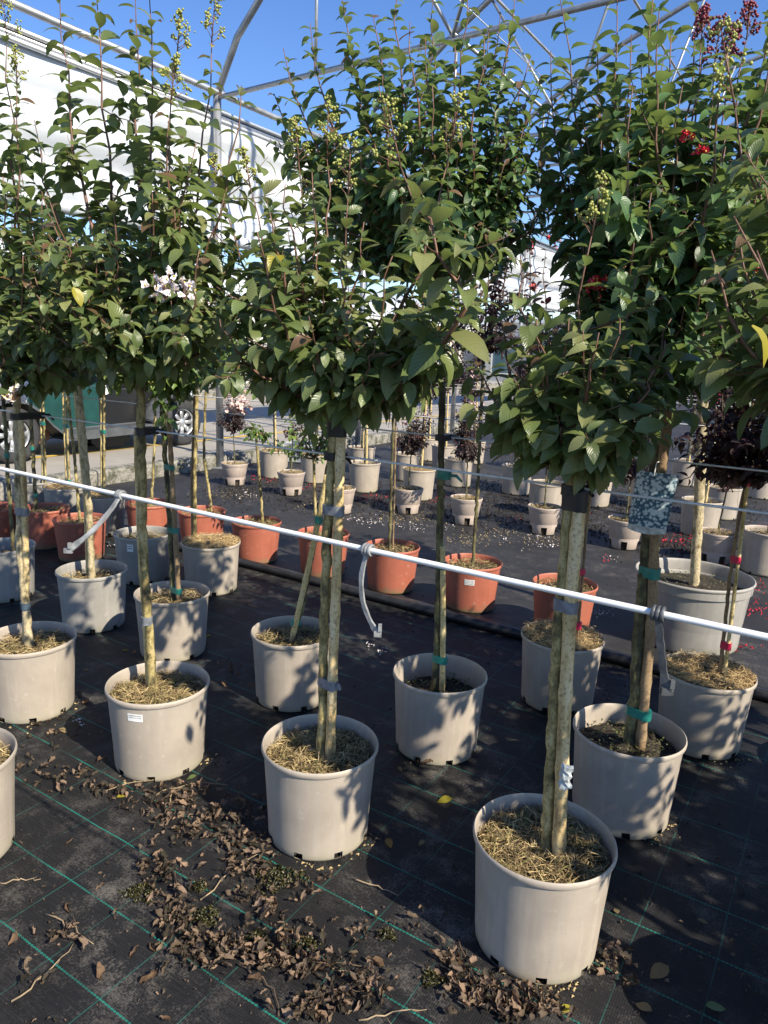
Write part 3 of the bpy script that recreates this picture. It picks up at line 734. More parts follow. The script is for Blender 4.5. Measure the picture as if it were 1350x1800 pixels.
def potted(name, label, s, t, pot, crown=None, mulch='straw', trunk=None, tr=(.016, .013), tmat='bark_mottled', stakes=(), ties=(), stick=None, group='potted crape myrtles in rows', seed=1, nsep=0, far=False, depth=.05, nst=500, xy=None, rotz=None, blacktie=None):
    rng = np.random.RandomState(seed); base = np.array([*xy, 0.0]) if xy is not None else W(s, t)
    if xy is not None: t = float(base@V); s = float(base@U)
    root = bpy.data.objects.new(name, None); col.objects.link(root); root.location = tuple(base); root.empty_display_size = .2
    tag(root, label, 'potted tree', group)
    po = obj('pot', pot_mesh(pot), root); rz = rng.uniform(0, 6.28) if rotz is None else math.radians(rotz); po.rotation_euler.z = rz
    Rr, H = POTS[pot][:2]
    so = obj('soil', soil_mesh(pot, depth), root); so.rotation_euler.z = rng.uniform(0, 6)
    zs = H-depth
    if mulch == 'disc':
        obj('coir_disc', disc_mesh(Rr*.93, H-.035), root); st = obj('straw', straw_mesh(Rr*.95, H-.030, nst*2, 'disc', rng), root); st['kind'] = 'stuff'
    elif mulch in ('straw', 'mound') and nst:
        st = obj('straw', straw_mesh(Rr*.91, zs-.004, nst*2, 'mound', rng), root); st['kind'] = 'stuff'
    elif mulch == 'moss' and nst:
        LM = []
        for i in range(nst//2):
            rr = Rr*.88*math.sqrt(rng.uniform()); a = rng.uniform(0, 6.28); d = rng.normal(size=3); d[2] = abs(d[2])*.6; X, Y, Z = leaf_frame(d, np.array([0, 0, 1.]))
            c = np.array([.13, .15, .04])*rng.uniform(.5, 1.4) if rng.uniform() < .7 else np.array([.40, .36, .2])*rng.uniform(.5, 1.1)
            LM.append((np.array([rr*math.cos(a), rr*math.sin(a), zs+rng.uniform(-.012, .012)]), X, Y, Z, rng.uniform(.008, .018), c, int(rng.randint(0, 8))))
        st = obj('moss', leaves_mesh('moss', LM, 'leaf_green', TPL_FAR), root); st['kind'] = 'stuff'
    def px2(pl, dt=0.0): return [ont(x, y, t+dt) for x, y in pl]
    if trunk is None:
        lean = rng.normal(size=2)*.02; hz = crown['z0'] if crown else 1.2
        tp = [base+np.array([0, 0, zs-.03]), base+np.array([lean[0]*.3, lean[1]*.3, zs+(hz-zs)*.4]), base+np.array([lean[0], lean[1], hz])]
    else:
        tp = px2(trunk); tp = [np.array([tp[0][0], tp[0][1], zs-.03])]+[p for p in tp if p[2] > zs+.02]
    P, rr = knobby(tp, tr[0], tr[1], rng); rr[:3] *= (1.25, 1.15, 1.06)
    MB().tube([p-base for p in P], list(rr), 10 if not far else 7).build('trunk', tmat, root, True)
    for pl, r, mt, dt in stakes:
        if isinstance(pl, (int, float)):
            q = [np.array([base[0]+.028*U[0]+dt*V[0], base[1]+.028*U[1]+dt*V[1], zs-.04]), np.array([P[-1][0]+.02*U[0]+dt*V[0], P[-1][1]+.02*U[1]+dt*V[1], pl])]
        else:
            q = px2(pl, dt); q[0] = np.array([q[0][0], q[0][1], zs-.04])
        Q, qr = knobby(q, r*1.03, r*.95, rng, True); MB().tube([p-base for p in Q], list(qr), 10 if not far else 6).build('stake', mt, root, True)
    def at_z(z):
        i = int(np.argmin(abs(P[:, 2]-z))); return P[i], rr[i]
    for ti in ties:
        y_or_z, mt, h = ti[:3]
        z = y_or_z if y_or_z < 5 else None
        if z is None: z = ont(ti[3], y_or_z, t)[2]
        p, r = at_z(z); cb = p
        if stakes:
            pl, r2, _, dt = stakes[0]
            if isinstance(pl, (int, float)): cb = p+.028*U+dt*V
            else:
                q = np.array(px2(pl, dt)); o = np.argsort(q[:, 2]); cb = np.array([np.interp(z, q[o, 2], q[o, k]) for k in range(3)])
            r = max(r, r2)
        band([p[0], p[1], z], cb, r+.0022, h, mt, root, base, ti[4] if len(ti) > 4 else 0)
    if blacktie:
        p, r = at_z(1.262); wv = W(float(p@U), blacktie)
        band([p[0], p[1], 1.262], [wv[0], wv[1], 1.262], r+.009, .024, 'rubber', root, base, .05)
    if stick:
        sticker(po, pot, stick[0]-math.degrees(rz), *stick[1:])
    if crown:
        crown = dict(crown); crown['t'] = t; top = P[-1]
        make_crown(root, base, top, crown, rng, nsep, far)
    return root

# ------------------------------------------------------------------ the potted trees
G1 = 'potted crape myrtles of the sunlit front row'; G2 = 'potted crape myrtles of the second row'; G3 = 'potted crape myrtles by the black pipe'
G4 = 'crape myrtles in terracotta pots'; G5 = 'dark-leaved crape myrtles in notched pots'; G6 = 'dark-leaved crape myrtles in tall taupe pots'
# front row, on the sunlit mat
potted('potted_tree', 'crape myrtle in taupe pot with plastic film snagged on its thick bleached bamboo cane', 0, 0, 'taupe',
    dict(pal='olive', leaf=.086, n=15, ell=(.27, .14, .42), bronze=.3, twigs=8, floor=.10,
         tips=[(1040, 415, -.05, 'b'), (915, 450, -.05), (1125, 470, .05), (880, 530, 0), (838, 645, -.05), (872, 700, -.1), (900, 755, -.05), (1090, 560, -.1), (1150, 650, -.1), (1090, 770, -.1), (1000, 560, -.1), (960, 625, -.12), (1180, 560, .05), (1040, 640, -.14), (1075, 720, -.12), (1010, 740, -.12)]),
    trunk=[(962, 1490), (970, 1300), (984, 1070), (1000, 890), (1004, 815)], tr=(.0155, .014), stakes=[([(984, 1500), (992, 1260), (1004, 1040), (1020, 878)], .0165, 'cane_weathered', -.008)],
    ties=[(1062, 'tape_grey', .03, 990), (878, 'rubber', .05, 1005)], group=G1, seed=11, nsep=220, nst=1500, xy=(.465, 1.722), rotz=20, blacktie=1.745, depth=.045)
potted('potted_tree', 'crape myrtle in taupe pot with black sleeve round trunk and bud-tipped shoots, grey tape ties', 0, 0, 'taupe',
    dict(pal='olive', leaf=.080, n=30, ell=(.38, .10, .64), bronze=.3, twigs=10,
         tips=[(525, 285, 0, 'b'), (575, 280, .05, 'b'), (612, 345, -.05, 'b'), (440, 330, 0, 'b'), (470, 350, .1), (790, 270, .1, 'b'), (840, 500, -.05), (870, 480, .05), (420, 560, -.05), (400, 640, -.1), (450, 690, -.1), (760, 610, -.1), (715, 660, -.12), (560, 430, -.1), (640, 390, -.05), (690, 450, -.12), (610, 560, -.2), (500, 520, -.15), (560, 640, -.2), (660, 600, -.2), (385, 330, .1, 'b'), (540, 780, -.05), (625, 690, -.15),
               (704, 292, -.22, 'bbig', [(700, 660, -.08), (838, 560, -.18), (770, 420, -.22)])]),
    trunk=[(566, 1312), (569, 1180), (573, 1000), (582, 820), (588, 735), (590, 705)], tr=(.0165, .015), tmat='bark_mottled', stakes=[([(581, 1305), (585, 1180), (592, 1000), (600, 745)], .0155, 'cane_weathered', -.004)],
    ties=[(1198, 'tape_grey', .032, 573, .02), (895, 'tape_grey', .03, 582), (750, 'rubber', .055, 588)], group=G1, seed=12, nsep=260, nst=1300, xy=(-.176, 2.147), rotz=8, blacktie=1.745)
potted('potted_tree', 'crape myrtle in taupe pot with white name sticker below its rim, tall bud-tipped shoots', 0, 0, 'taupe',
    dict(pal='olive', leaf=.078, n=36, ell=(.38, .10, .80), bronze=.3, twigs=10,
         tips=[(105, -10, 0), (168, -20, .05), (238, 0, .1, 'b'), (262, -15, 0), (312, 90, -.05, 'b'), (372, 75, .05, 'b'), (302, 175, -.1, 'b'), (425, 150, .15), (60, 210, .1), (345, 250, -.1), (395, 340, -.1), (200, 340, -.12), (130, 430, -.12), (60, 520, -.1), (420, 520, -.1), (330, 640, -.12), (170, 650, -.12), (215, 560, -.2), (270, 480, -.2), (300, 590, -.2), (110, 600, -.15), (350, 440, -.2)],
         yellow=[(128, 505, -.36, .062)],
         flowers=[(292, 505, -.38, 'petal_white', .05, 20), (325, 512, -.38, 'petal_white', .035, 12)]),
    trunk=[(268, 1192), (262, 1110), (251, 950), (249, 800), (247, 690), (246, 640)], tr=(.0165, .0155), stakes=[([(262, 1190), (256, 1100), (246, 950), (240, 760)], .011, 'cane_yellow', .012)],
    ties=[(1090, 'tape_grey', .03, 261)], stick=(-99, .268, .060, .030, ['LAGERSTROEMIA', 'WHITE CHOCOLATE']), group=G1, seed=13, nsep=260, nst=1200, xy=(-.824, 2.53), rotz=31, blacktie=1.745)
potted('potted_tree', 'crape myrtle with peeling trunk and grey tape in taupe pot next to the stickered pot', 0, 0, 'taupe',
    dict(pal='olive', leaf=.076, n=36, ell=(.38, .10, .90), bronze=.35, twigs=10,
         tips=[(12, 70, 0, 'b'), (30, 150, -.05, 'b'), (-60, 0, 0), (-120, 200, .05), (75, 340, -.05), (5, 310, -.1), (105, 520, -.1), (-60, 520, -.1), (70, 640, -.15), (0, 600, -.2), (40, 450, -.2), (-30, 690, -.15)],
         flowers=[(22, 690, -.22, 'petal_white', .045, 22)]),
    trunk=[(50, 1118), (43, 1040), (35, 950), (33, 850), (30, 735), (28, 680)], tr=(.017, .016), tmat='bark_pale', stakes=[([(42, 1115), (46, 1000), (42, 860), (36, 735)], .013, 'cane_weathered', .006)],
    ties=[(898, 'tape_grey', .032, 33), (1065, 'tape_blue', .03, 45)], group=G1, seed=14, nsep=200, nst=900, xy=(-1.49, 2.897), blacktie=1.745)
potted('potted_tree', 'crape myrtle with large olive leaves in taupe pot next to the film-snagged cane', .27, 1.70, 'taupe',
    dict(z0=1.34, pal='olive', leaf=.084, n=28, ell=(.38, .06, 1.05), bronze=.2, twigs=10,
         tips=[(1292, 190, -.05, 'b'), (1312, 260, .05), (1345, 330, -.1), (1262, 480, -.1), (1242, 550, -.1), (1380, 100, 0, 'b'), (1340, 600, -.15), (1300, 420, -.15), (1250, 440, -.2), (1290, 380, -.2), (1330, 440, -.25), (1400, 480, -.1), (1290, 560, -.12)], yellow=[(1322, 572, -.36, .075)]),
    tr=(.016, .014), stakes=[(1.45, .013, 'cane_yellow', .0)], ties=[(.6, 'tape_teal', .03), (1.0, 'tape_teal', .03)], group=G1, seed=15, nsep=120, nst=500)
for i, (s_, t_) in enumerate([(1.03, 1.7), (1.80, 1.7), (2.6, 1.7), (1.0, 2.43), (1.75, 2.43), (.45, 3.14), (1.2, 3.14)]):
    potted('potted_tree', 'green crape myrtle in taupe pot farther along the rows, past the large-leaved one', s_, t_, 'taupe',
        dict(z0=1.32, pal='olive', leaf=.08, n=26, ell=(.46, .0, 1.0), twigs=8), tr=(.016, .014), stakes=[(1.4, .012, 'cane_yellow', 0)], ties=[(.6, 'tape_teal', .03)], group='crape myrtles farther along the rows', seed=40+i, nst=150, far=True)
potted('potted_tree', 'crape myrtle in taupe pot standing apart on the sunlit mat, before the other rows', 0, 0, 'taupe',
    dict(z0=1.33, pal='olive', leaf=.075, n=16, ell=(.28, -.02, .7), twigs=7), tr=(.016, .013), group='potted crape myrtles of the cleared row', seed=16, nst=900, xy=tuple(onz(-93, 1328, .325)[:2]), far=True)
# second row
potted('potted_tree', 'crape myrtle in taupe pot with teal tapes, behind the hanging flower photo tag', 0, 0, 'taupe',
    dict(pal='deep', leaf=.082, n=62, ell=(.48, .0, 1.35), bronze=.1, twigs=10, floor=.02,
         tips=[(985, 0, 0), (968, 90, .1), (1012, 140, 0), (1085, -10, .1), (1150, -20, 0), (1225, -10, .1), (1000, 310, -.05), (988, 350, 0), (1040, 340, -.1), (1110, 440, -.2), (1250, 400, -.2), (1300, 300, .1), (1330, 480, 0), (1235, 650, -.15), (1110, 700, -.2), (1150, 770, -.2), (1085, 650, -.2), (1282, 110, 0, 'bd'), (1232, 75, .05, 'bd'), (1312, 70, .1, 'bd'), (1255, 120, -.1, 'bd'), (1180, 350, -.25), (1130, 240, -.2), (1060, 190, -.1), (1110, 60, -.1), (1180, 40, -.1), (1050, 70, .1), (1200, 150, -.2), (1280, 220, -.2), (1330, 150, 0), (1080, 110, 0)],
         flowers=[(1205, 240, -.2, 'petal_red', .018, 8), (1233, 262, -.2, 'petal_red', .025, 12), (1052, 498, -.3, 'petal_red', .035, 16), (1330, 480, -.2, 'petal_red', .02, 8)]),
    mulch='moss', trunk=[(1108, 1292), (1118, 1215), (1124, 1100), (1134, 1000), (1140, 900), (1165, 760), (1172, 660)], tr=(.022, .020), tmat='bark_dark', stakes=[([(1130, 1285), (1146, 1080), (1152, 900), (1180, 700)], .0165, 'cane_brown', -.01)],
    ties=[(1248, 'tape_teal', .032, 1115), (1003, 'tape_teal', .036, 1134)], group=G2, seed=21, nsep=260, nst=700, xy=(.884, 2.317), rotz=15, depth=.055)
potted('potted_tree', 'tall crape myrtle with dense dark green crown in half-empty taupe pot, three teal tapes', 0, 0, 'taupe',
    dict(pal='deep', leaf=.066, node=.032, n=44, ell=(.44, .02, .85), bronze=.25, twigs=10, floor=.0,
         tips=[(498, 85, 0), (545, 40, .05), (612, 70, 0), (655, 25, .1), (600, -10, 0), (700, -20, 0), (762, -15, .1), (822, -30, 0), (880, 25, .1), (905, -5, 0), (950, 150, 0), (990, 165, .05), (920, 225, -.1), (482, 165, .05), (475, 245, 0), (530, 300, -.1), (860, 420, -.1), (740, 480, -.1), (620, 460, -.1), (560, 410, -.1), (900, 330, 0), (680, 200, -.25), (760, 150, -.25), (620, 240, -.25), (830, 240, -.2), (700, 320, -.3), (570, 180, -.1), (800, 80, -.1)]),
    mulch='moss', trunk=[(764, 1200), (768, 1165), (772, 1000), (775, 850), (778, 620), (783, 470)], tr=(.015, .012), tmat='bark_dark', stakes=[([(779, 1200), (779, 1100), (778, 960)], .011, 'cane_yellow', -.005)],
    ties=[(1156, 'tape_teal', .03, 768), (992, 'tape_teal', .03, 772), (833, 'tape_teal', .035, 775, .05)], group=G2, seed=22, nsep=240, nst=500, xy=(.252, 2.717), rotz=40, depth=.085, blacktie=2.475)
potted('potted_tree', 'crape myrtle in taupe pot whose yellow bamboo cane leans hard to one side', 0, 0, 'taupe',
    dict(pal='fresh', leaf=.070, n=34, ell=(.36, .04, .85), twigs=9, tips=[(640, 600, -.1), (690, 640, -.1), (560, 660, 0), (500, 640, 0), (610, 520, 0), (545, 765, -.1)]),
    trunk=[(522, 1112), (540, 1020), (560, 920), (578, 810), (590, 715)], tr=(.010, .009), tmat='bark_dark', stakes=[([(510, 1118), (545, 985), (575, 835)], .0125, 'cane_yellow', -.01)],
    ties=[(1092, 'tape_teal', .03, 518), (912, 'tape_teal', .032, 558)], group=G2, seed=23, nst=500, xy=(-.389, 3.096))
potted('potted_tree', 'crape myrtle in taupe pot with brown cane and teal tapes, shaded behind the stickered pot', 0, 0, 'taupe',
    dict(pal='fresh', leaf=.064, n=46, ell=(.42, .06, 1.05), twigs=10, tips=[(300, 560, -.1), (360, 600, -.1), (290, 720, -.1), (290, 780, -.15)]),
    mulch='straw', trunk=[(305, 1052), (300, 950), (292, 820), (286, 735), (283, 685)], tr=(.013, .012), tmat='bark_dark', stakes=[([(315, 1055), (308, 930), (297, 740)], .012, 'cane_brown', -.006)],
    ties=[(1035, 'tape_teal', .028, 303), (930, 'tape_teal', .028, 299), (820, 'tape_teal', .026, 293)], group=G2, seed=24, nst=350, xy=(-1.072, 3.553))
potted('potted_tree', 'crape myrtle with thick two-stemmed pale trunk in grey pot strewn with dead leaves', 0, 0, 'grey',
    dict(pal='deep', leaf=.064, n=48, ell=(.44, .06, 1.2), twigs=10, tips=[(60, 500, -.1), (180, 520, -.1), (215, 640, -.1), (90, 650, -.1), (160, 690, -.1)]),
    mulch='straw', trunk=[(161, 1005), (157, 900), (148, 800), (138, 685), (134, 640)], tr=(.018, .020), tmat='bark_pale', stakes=[([(154, 1003), (150, 880), (132, 690)], .010, 'cane_yellow', .02)], group=G2, seed=25, nst=300, xy=(-1.616, 3.879), depth=.06)
potted('potted_tree', 'crape myrtle in shaded grey pot next to the one with the two-stemmed pale trunk', 0, 0, 'grey',
    dict(z0=1.43, pal='deep', leaf=.064, n=46, ell=(.44, .06, 1.2), twigs=9), trunk=[(24, 980), (15, 850), (3, 650)], tr=(.012, .011), tmat='bark_dark', ties=[(985, 'tape_teal', .03, 22), (800, 'tape_teal', .03, 10)], group=G2, seed=26, nst=250, xy=(-2.33, 4.28), depth=.09)
potted('potted_tree', 'green crape myrtle in taupe pot past the one behind the flower photo tag', .27, 2.43, 'taupe',
    dict(z0=1.34, pal='deep', leaf=.074, n=40, ell=(.44, .02, 1.05), twigs=8), stakes=[(1.4, .012, 'cane_yellow', 0)], ties=[(.7, 'tape_teal', .03)], group=G2, seed=27, nst=200)
# third row, next to the black pipe
potted('potted_tree', 'dark-leaved crape myrtle in taupe pot with coir disc, twin slim canes and red tapes', 0, 0, 'taupe',
    dict(pal='purple', leaf=.052, n=36, ell=(.26, -.06, .95), twigs=10, node=.032, twig='twig_brown', tips=[(1300, 640, 0), (1340, 560, 0), (1270, 700, -.05), (1330, 720, -.1), (1290, 780, -.05)]),
    mulch='disc', trunk=[(1268, 1165), (1285, 1000), (1312, 840)], tr=(.008, .007), tmat='cane_brown', stakes=[([(1278, 1165), (1296, 1000), (1316, 835)], .0075, 'cane_yellow', -.01)],
    ties=[(1133, 'tape_red', .03, 1272), (982, 'tape_red', .028, 1288), (845, 'tape_red', .04, 1310, .03)], group=G3, seed=31, nst=900, xy=(1.38, 2.841))
potted('potted_tree', 'dark-leaved crape myrtle in taupe pot with straw disc, single brown cane and red tapes', 0, 0, 'taupe',
    dict(pal='purple', leaf=.052, n=30, ell=(.26, -.02, .8), twigs=10, node=.032, twig='twig_brown', tips=[(930, 420, 0), (960, 440, .05), (1060, 430, 0), (1020, 500, 0)],
         flowers=[(932, 432, -.02, 'petal_red', .03, 14), (975, 418, 0, 'petal_red', .045, 22), (1060, 480, -.05, 'petal_red', .03, 14), (940, 505, 0, 'petal_red', .035, 14)]),
    mulch='disc', trunk=[(1012, 1100), (1022, 950), (1038, 835)], tr=(.0085, .007), tmat='cane_brown', stakes=[([(1018, 1100), (1030, 940), (1043, 830)], .006, 'cane_brown', .012)], ties=[(1100, 'tape_red', .035, 1013), (1005, 'tape_red', .028, 1018)], group=G3, seed=32, nst=800, xy=(.85, 3.171))
potted('potted_tree', 'crape myrtle in taupe pot with pale coir disc standing above its rim, nearest the kerb', 0, 0, 'taupe',
    dict(pal='fresh', leaf=.058, n=34, ell=(.36, .06, .85), twigs=9), mulch='disc', trunk=[(343, 950), (342, 850), (346, 690), (347, 650)], tr=(.013, .011), stakes=[([(338, 950), (337, 850), (342, 690)], .008, 'cane_brown', .01)], group=G3, seed=33, nst=900, xy=(-1.118, 4.567))
potted('potted_tree', 'crape myrtle in grey pot with small white sticker beside the coir-topped pot', 0, 0, 'grey',
    dict(z0=1.43, pal='fresh', leaf=.058, n=34, ell=(.36, .06, .85), twigs=9), mulch='straw', tr=(.012, .010), stick=(-98, .26, .045, .05, ['-', '-']), group=G3, seed=34, nst=300, xy=(-1.615, 4.727))
potted('potted_tree', 'crape myrtle in shaded terracotta pot, in the row of grey pots by the pipe', 0, 0, 'terracotta',
    dict(z0=1.43, pal='deep', leaf=.058, n=34, ell=(.36, .06, .85), twigs=9), mulch='straw', tr=(.011, .010), group=G4, seed=35, nst=250, xy=(-2.22, 5.16), depth=.04)
potted('potted_tree', 'crape myrtle in sunlit terracotta pot with slim dark trunk and three small teal tapes', 0, 0, 'terracotta',
    dict(pal='deep', leaf=.058, n=34, ell=(.36, .06, .85), twigs=9), mulch='straw', trunk=[(63, 890), (58, 800), (50, 645)], tr=(.014, .012), tmat='bark_dark', ties=[(870, 'tape_teal', .03, 61), (788, 'tape_teal', .03, 57), (705, 'tape_teal', .03, 53)], group=G4, seed=36, nst=250, xy=(-2.62, 5.45), depth=.04)
potted('potted_tree', 'crape myrtle in terracotta pot beyond the one with three teal tapes', 0, 0, 'terracotta',
    dict(z0=1.43, pal='deep', leaf=.058, n=16, ell=(.30, -.05, .7), twigs=7), mulch='straw', tr=(.012, .010), group=G4, seed=37, nst=200, xy=(-3.0, 5.40), far=True)
for i, (xy, lab, cx) in enumerate([((-2.773, 6.197), 'crape myrtle in grey pot on the mat between terracotta pots and kerb, pale yellow cane', [(122, 850), (114, 650)]),
                                ((-2.345, 5.898), 'crape myrtle in grey pot by the kerb with split light and dark cane, teal tapes', [(183, 868), (183, 655)]),
                                ((-3.15, 6.40), 'crape myrtle in grey pot by the kerb, farthest toward the car wheel, pebbled soil', [(80, 838), (74, 650)])]):
    potted('potted_tree', lab, 0, 0, 'grey', dict(pal='fresh', leaf=.055, n=14, ell=(.26, .0, .6), twigs=8), mulch='disc' if i < 2 else 'moss', trunk=cx, tr=(.010, .009), tmat='bark_mottled',
        stakes=[([(x-5, y) for x, y in cx], .010, 'cane_yellow', .0)], ties=[(.37, 'tape_teal', .03), (.85, 'tape_teal', .03)], group='crape myrtles in grey pots by the kerb', seed=50+i, nst=300, xy=xy, far=True)
# terracotta row beyond the pipe
potted('potted_tree', 'young thin-stemmed crape myrtle with white flower cluster in terracotta pot with mossy base', 0, 0, 'terracotta',
    dict(pal='fresh', leaf=.075, n=5, ell=(.10, -.05, .12), twigs=3, flowers=[(418, 714, -.12, 'petal_pink', .085, 60)]), trunk=[(462, 915), (456, 840), (450, 765)], tr=(.011, .009), tmat='bark_mottled', group=G4, seed=61, nst=350, xy=(-.954, 5.299), depth=.03)
for i, (xy, lab, tr_px, pal, st_) in enumerate([
        ((-1.435, 5.578), 'crape myrtle with slim green trunk in terracotta pot behind the coir-topped pot', [(372, 897), (358, 800), (363, 645)], 'fresh', None),
        ((-1.916, 5.78), 'crape myrtle in terracotta pot behind the small-stickered grey pot, nearest the mossy kerb', [(266, 880), (271, 800), (274, 650)], 'fresh', None),
        ((-.425, 5.035), 'crape myrtle in terracotta pot with white sticker, half hidden behind the black-sleeved trunk', [(556, 935), (553, 860), (551, 800)], 'fresh', (-112, .22, .035, .04, ['-', '-', '-'])),
        ((.067, 4.745), 'dark-leaved crape myrtle with twin stems in terracotta pot with dirt-blackened base', [(685, 960), (687, 880), (693, 690)], 'purple', None),
        ((.576, 4.442), 'dark-leaved crape myrtle in terracotta pot with three-line white name sticker', [(831, 990), (840, 860), (850, 620)], 'purple', (-101, .21, .066, .036, ['LAGERSTROEMIA', 'BLACK SOLITAIRE', 'PURE WHITE'])),
        ((1.075, 4.07), 'dark-leaved crape myrtle in terracotta pot behind the straw disc with red-taped cane', [(985, 1020), (1000, 900), (1010, 700)], 'purple', None)]):
    potted('potted_tree', lab, 0, 0, 'terracotta', dict(pal=pal, leaf=.056 if pal == 'fresh' else .050, n=26 if i != 2 else 8, ell=(.30, .0, .75) if pal == 'fresh' else (.26, .02, .9), twigs=9, node=.036, twig='twig_brown'),
        trunk=tr_px, tr=(.011, .010), tmat='bark_mottled' if pal == 'fresh' else 'bark_dark', stakes=[([(x+6, y) for x, y in tr_px[:2]]+[(tr_px[2][0]+4, tr_px[2][1])], .006, 'cane_brown', .01)] if i == 3 else (), stick=st_, group=G4, seed=62+i, nst=350, xy=xy, depth=.04, blacktie=4.10 if i in (3, 4) else None)
potted('potted_tree', 'large crape myrtle with pale mottled trunk in the widest grey pot, gravelly soil', 0, 0, 'big',
    dict(pal='deep', leaf=.065, n=44, ell=(.5, .0, 1.0), twigs=9), mulch='moss', trunk=[(1219, 1040), (1228, 900), (1234, 750), (1238, 610)], tr=(.026, .032), tmat='bark_pale', stakes=[([(1232, 900), (1246, 640)], .012, 'cane_yellow', .2)], group=G4, seed=70, nst=900, xy=(1.80, 4.03), depth=.07)

# back rows: small notched pots and taller taupe pots with dark-leaved young trees
def orow(n): return ['first', 'second', 'third', 'fourth', 'fifth', 'sixth', 'seventh', 'eighth'][n]
NP = [(-1.75, 8.317), (-1.034, 7.865), (-.44, 7.05), (.233, 7.175), (.781, 6.807), (1.474, 6.538), (2.091, 6.126), (2.73, 5.777)]
for i, xy in enumerate(NP):
    fl = [('petal_pink', 3, .04)] if i in (0, 3, 4, 5) else []
    potted('potted_tree', 'small dark-leaved crape myrtle in beige notched pot, %s from the kerb in that row' % orow(i), 0, 0, 'notched',
        dict(z0=.62 if i != 2 else .5, pal='purple', leaf=.048, n=26 if i not in (1, 2) else 6, ell=(.19, .0, .85) if i not in (1, 2) else (.1, .0, .35), twigs=9, node=.030, twig='twig_brown', rflowers=fl), mulch='straw', tr=(.0075, .006), tmat='bark_dark',
        stick=(-95+ru(-8, 8), .155, .05, .034, ['-', '-']) if i in (1, 3, 4, 5, 6) else None, group=G5, seed=80+i, nst=250, xy=xy, far=True, depth=.02)
TP = [((-1.39, 8.94), 1, 0), ((-.861, 8.727), 1, 1), ((-.245, 8.26), 1, 0), ((-.33, 9.605), 1, 2), ((.37, 7.94), 1, 0), ((.268, 9.146), 1, 1), ((.621, 11.0), 1, 2), ((.811, 10.165), 1, 1),
      ((.899, 8.874), 1, 1), ((1.302, 10.875), 1, 2), ((1.98, 10.585), 1, 2), ((1.55, 8.50), 1, 1), ((1.667, 7.38), 1, 0), ((2.343, 7.985), 1, 1), ((3.245, 9.66), 1, 2), ((2.888, 7.987), 1, 1), ((4.005, 9.64), 1, 2), ((3.0, 6.75), 1, 0), ((3.576, 7.583), 1, 1), ((3.0, 5.53), 1, 0), ((4.648, 8.901), 1, 2)]
TLAB = ['dark-leaved crape myrtle in sunlit taupe pot behind the kerbside notched pot, short yellow cane',
        'dark-leaved crape myrtle in taupe pot with scattered red petals in front, near the white crate',
        'dark-leaved crape myrtle in sunlit taupe pot with fallen red flowers at its foot',
        'dark-leaved crape myrtle in taupe pot behind the one with red flowers at its foot',
        'dark-leaved crape myrtle in taupe pot with tall yellow cane, behind third stickered notched pot',
        'dark-leaved crape myrtle in taupe pot partly hidden behind the tall yellow-caned one',
        'dark-leaved crape myrtle in taupe pot against the road with pale upright cane',
        'dark-leaved crape myrtle in shaded grey-brown pot behind the tall dark green tree trunk',
        'dark-leaved crape myrtle in dappled taupe pot with twin pale canes behind fourth notched pot',
        'dark-leaved crape myrtle in sunlit taupe pot with white square sticker, behind the twin-caned one',
        'dark-leaved crape myrtle in sunlit taupe pot with blank white label, last before the open mat',
        'dark-leaved crape myrtle in dappled taupe pot with single cane, in front of the blank-labelled pot',
        'dark-leaved crape myrtle in dappled taupe pot directly behind the fifth notched pot',
        'dark-leaved crape myrtle in taupe pot behind the thick bleached bamboo cane',
        'dark-leaved crape myrtle in shaded taupe pot beyond the flower photo tag, farther back',
        'dark-leaved crape myrtle in taupe pot just behind the flower photo tag',
        'dark-leaved crape myrtle in shaded taupe pot beside the pale mottled trunk, far back',
        'dark-leaved crape myrtle in taupe pot with red petals on its soil and yellow cane',
        'dark-leaved crape myrtle in greyish pot behind the one with red petals on its soil',
        'dark-leaved crape myrtle in taupe pot full of red petals beside the widest grey pot',
        'dark-leaved crape myrtle in dark grey-brown pot with sunlit lower side, far back']
_tall = {}
for i, ((x, y), n, d) in enumerate(TP):
    sp = dict(z0=1.02+.1*(i % 3), pal='purple', leaf=.052, n=22, ell=(.26, -.05, .85), twigs=9, node=.034, twig='twig_brown', rflowers=[('petal_pink', 2, .04)] if i % 3 == 0 else [('petal_red', 2, .04)] if i % 4 == 1 else [])
    potted('potted_tree', TLAB[i], 0, 0, 'tall', sp, mulch='disc' if i in (0, 1, 4) else 'straw', tr=(.008, .007), tmat='bark_dark', stakes=[(1.45+.1*(i % 4), .0125, 'cane_yellow', .0)], ties=[(.7, 'tape_teal', .02)] if i % 2 else (),
        stick=(-100, .25, .05, .035, []) if i in (9, 10, 13) else None, group=G6, seed=100+i, nst=150, xy=(x, y), far=True, depth=.03)

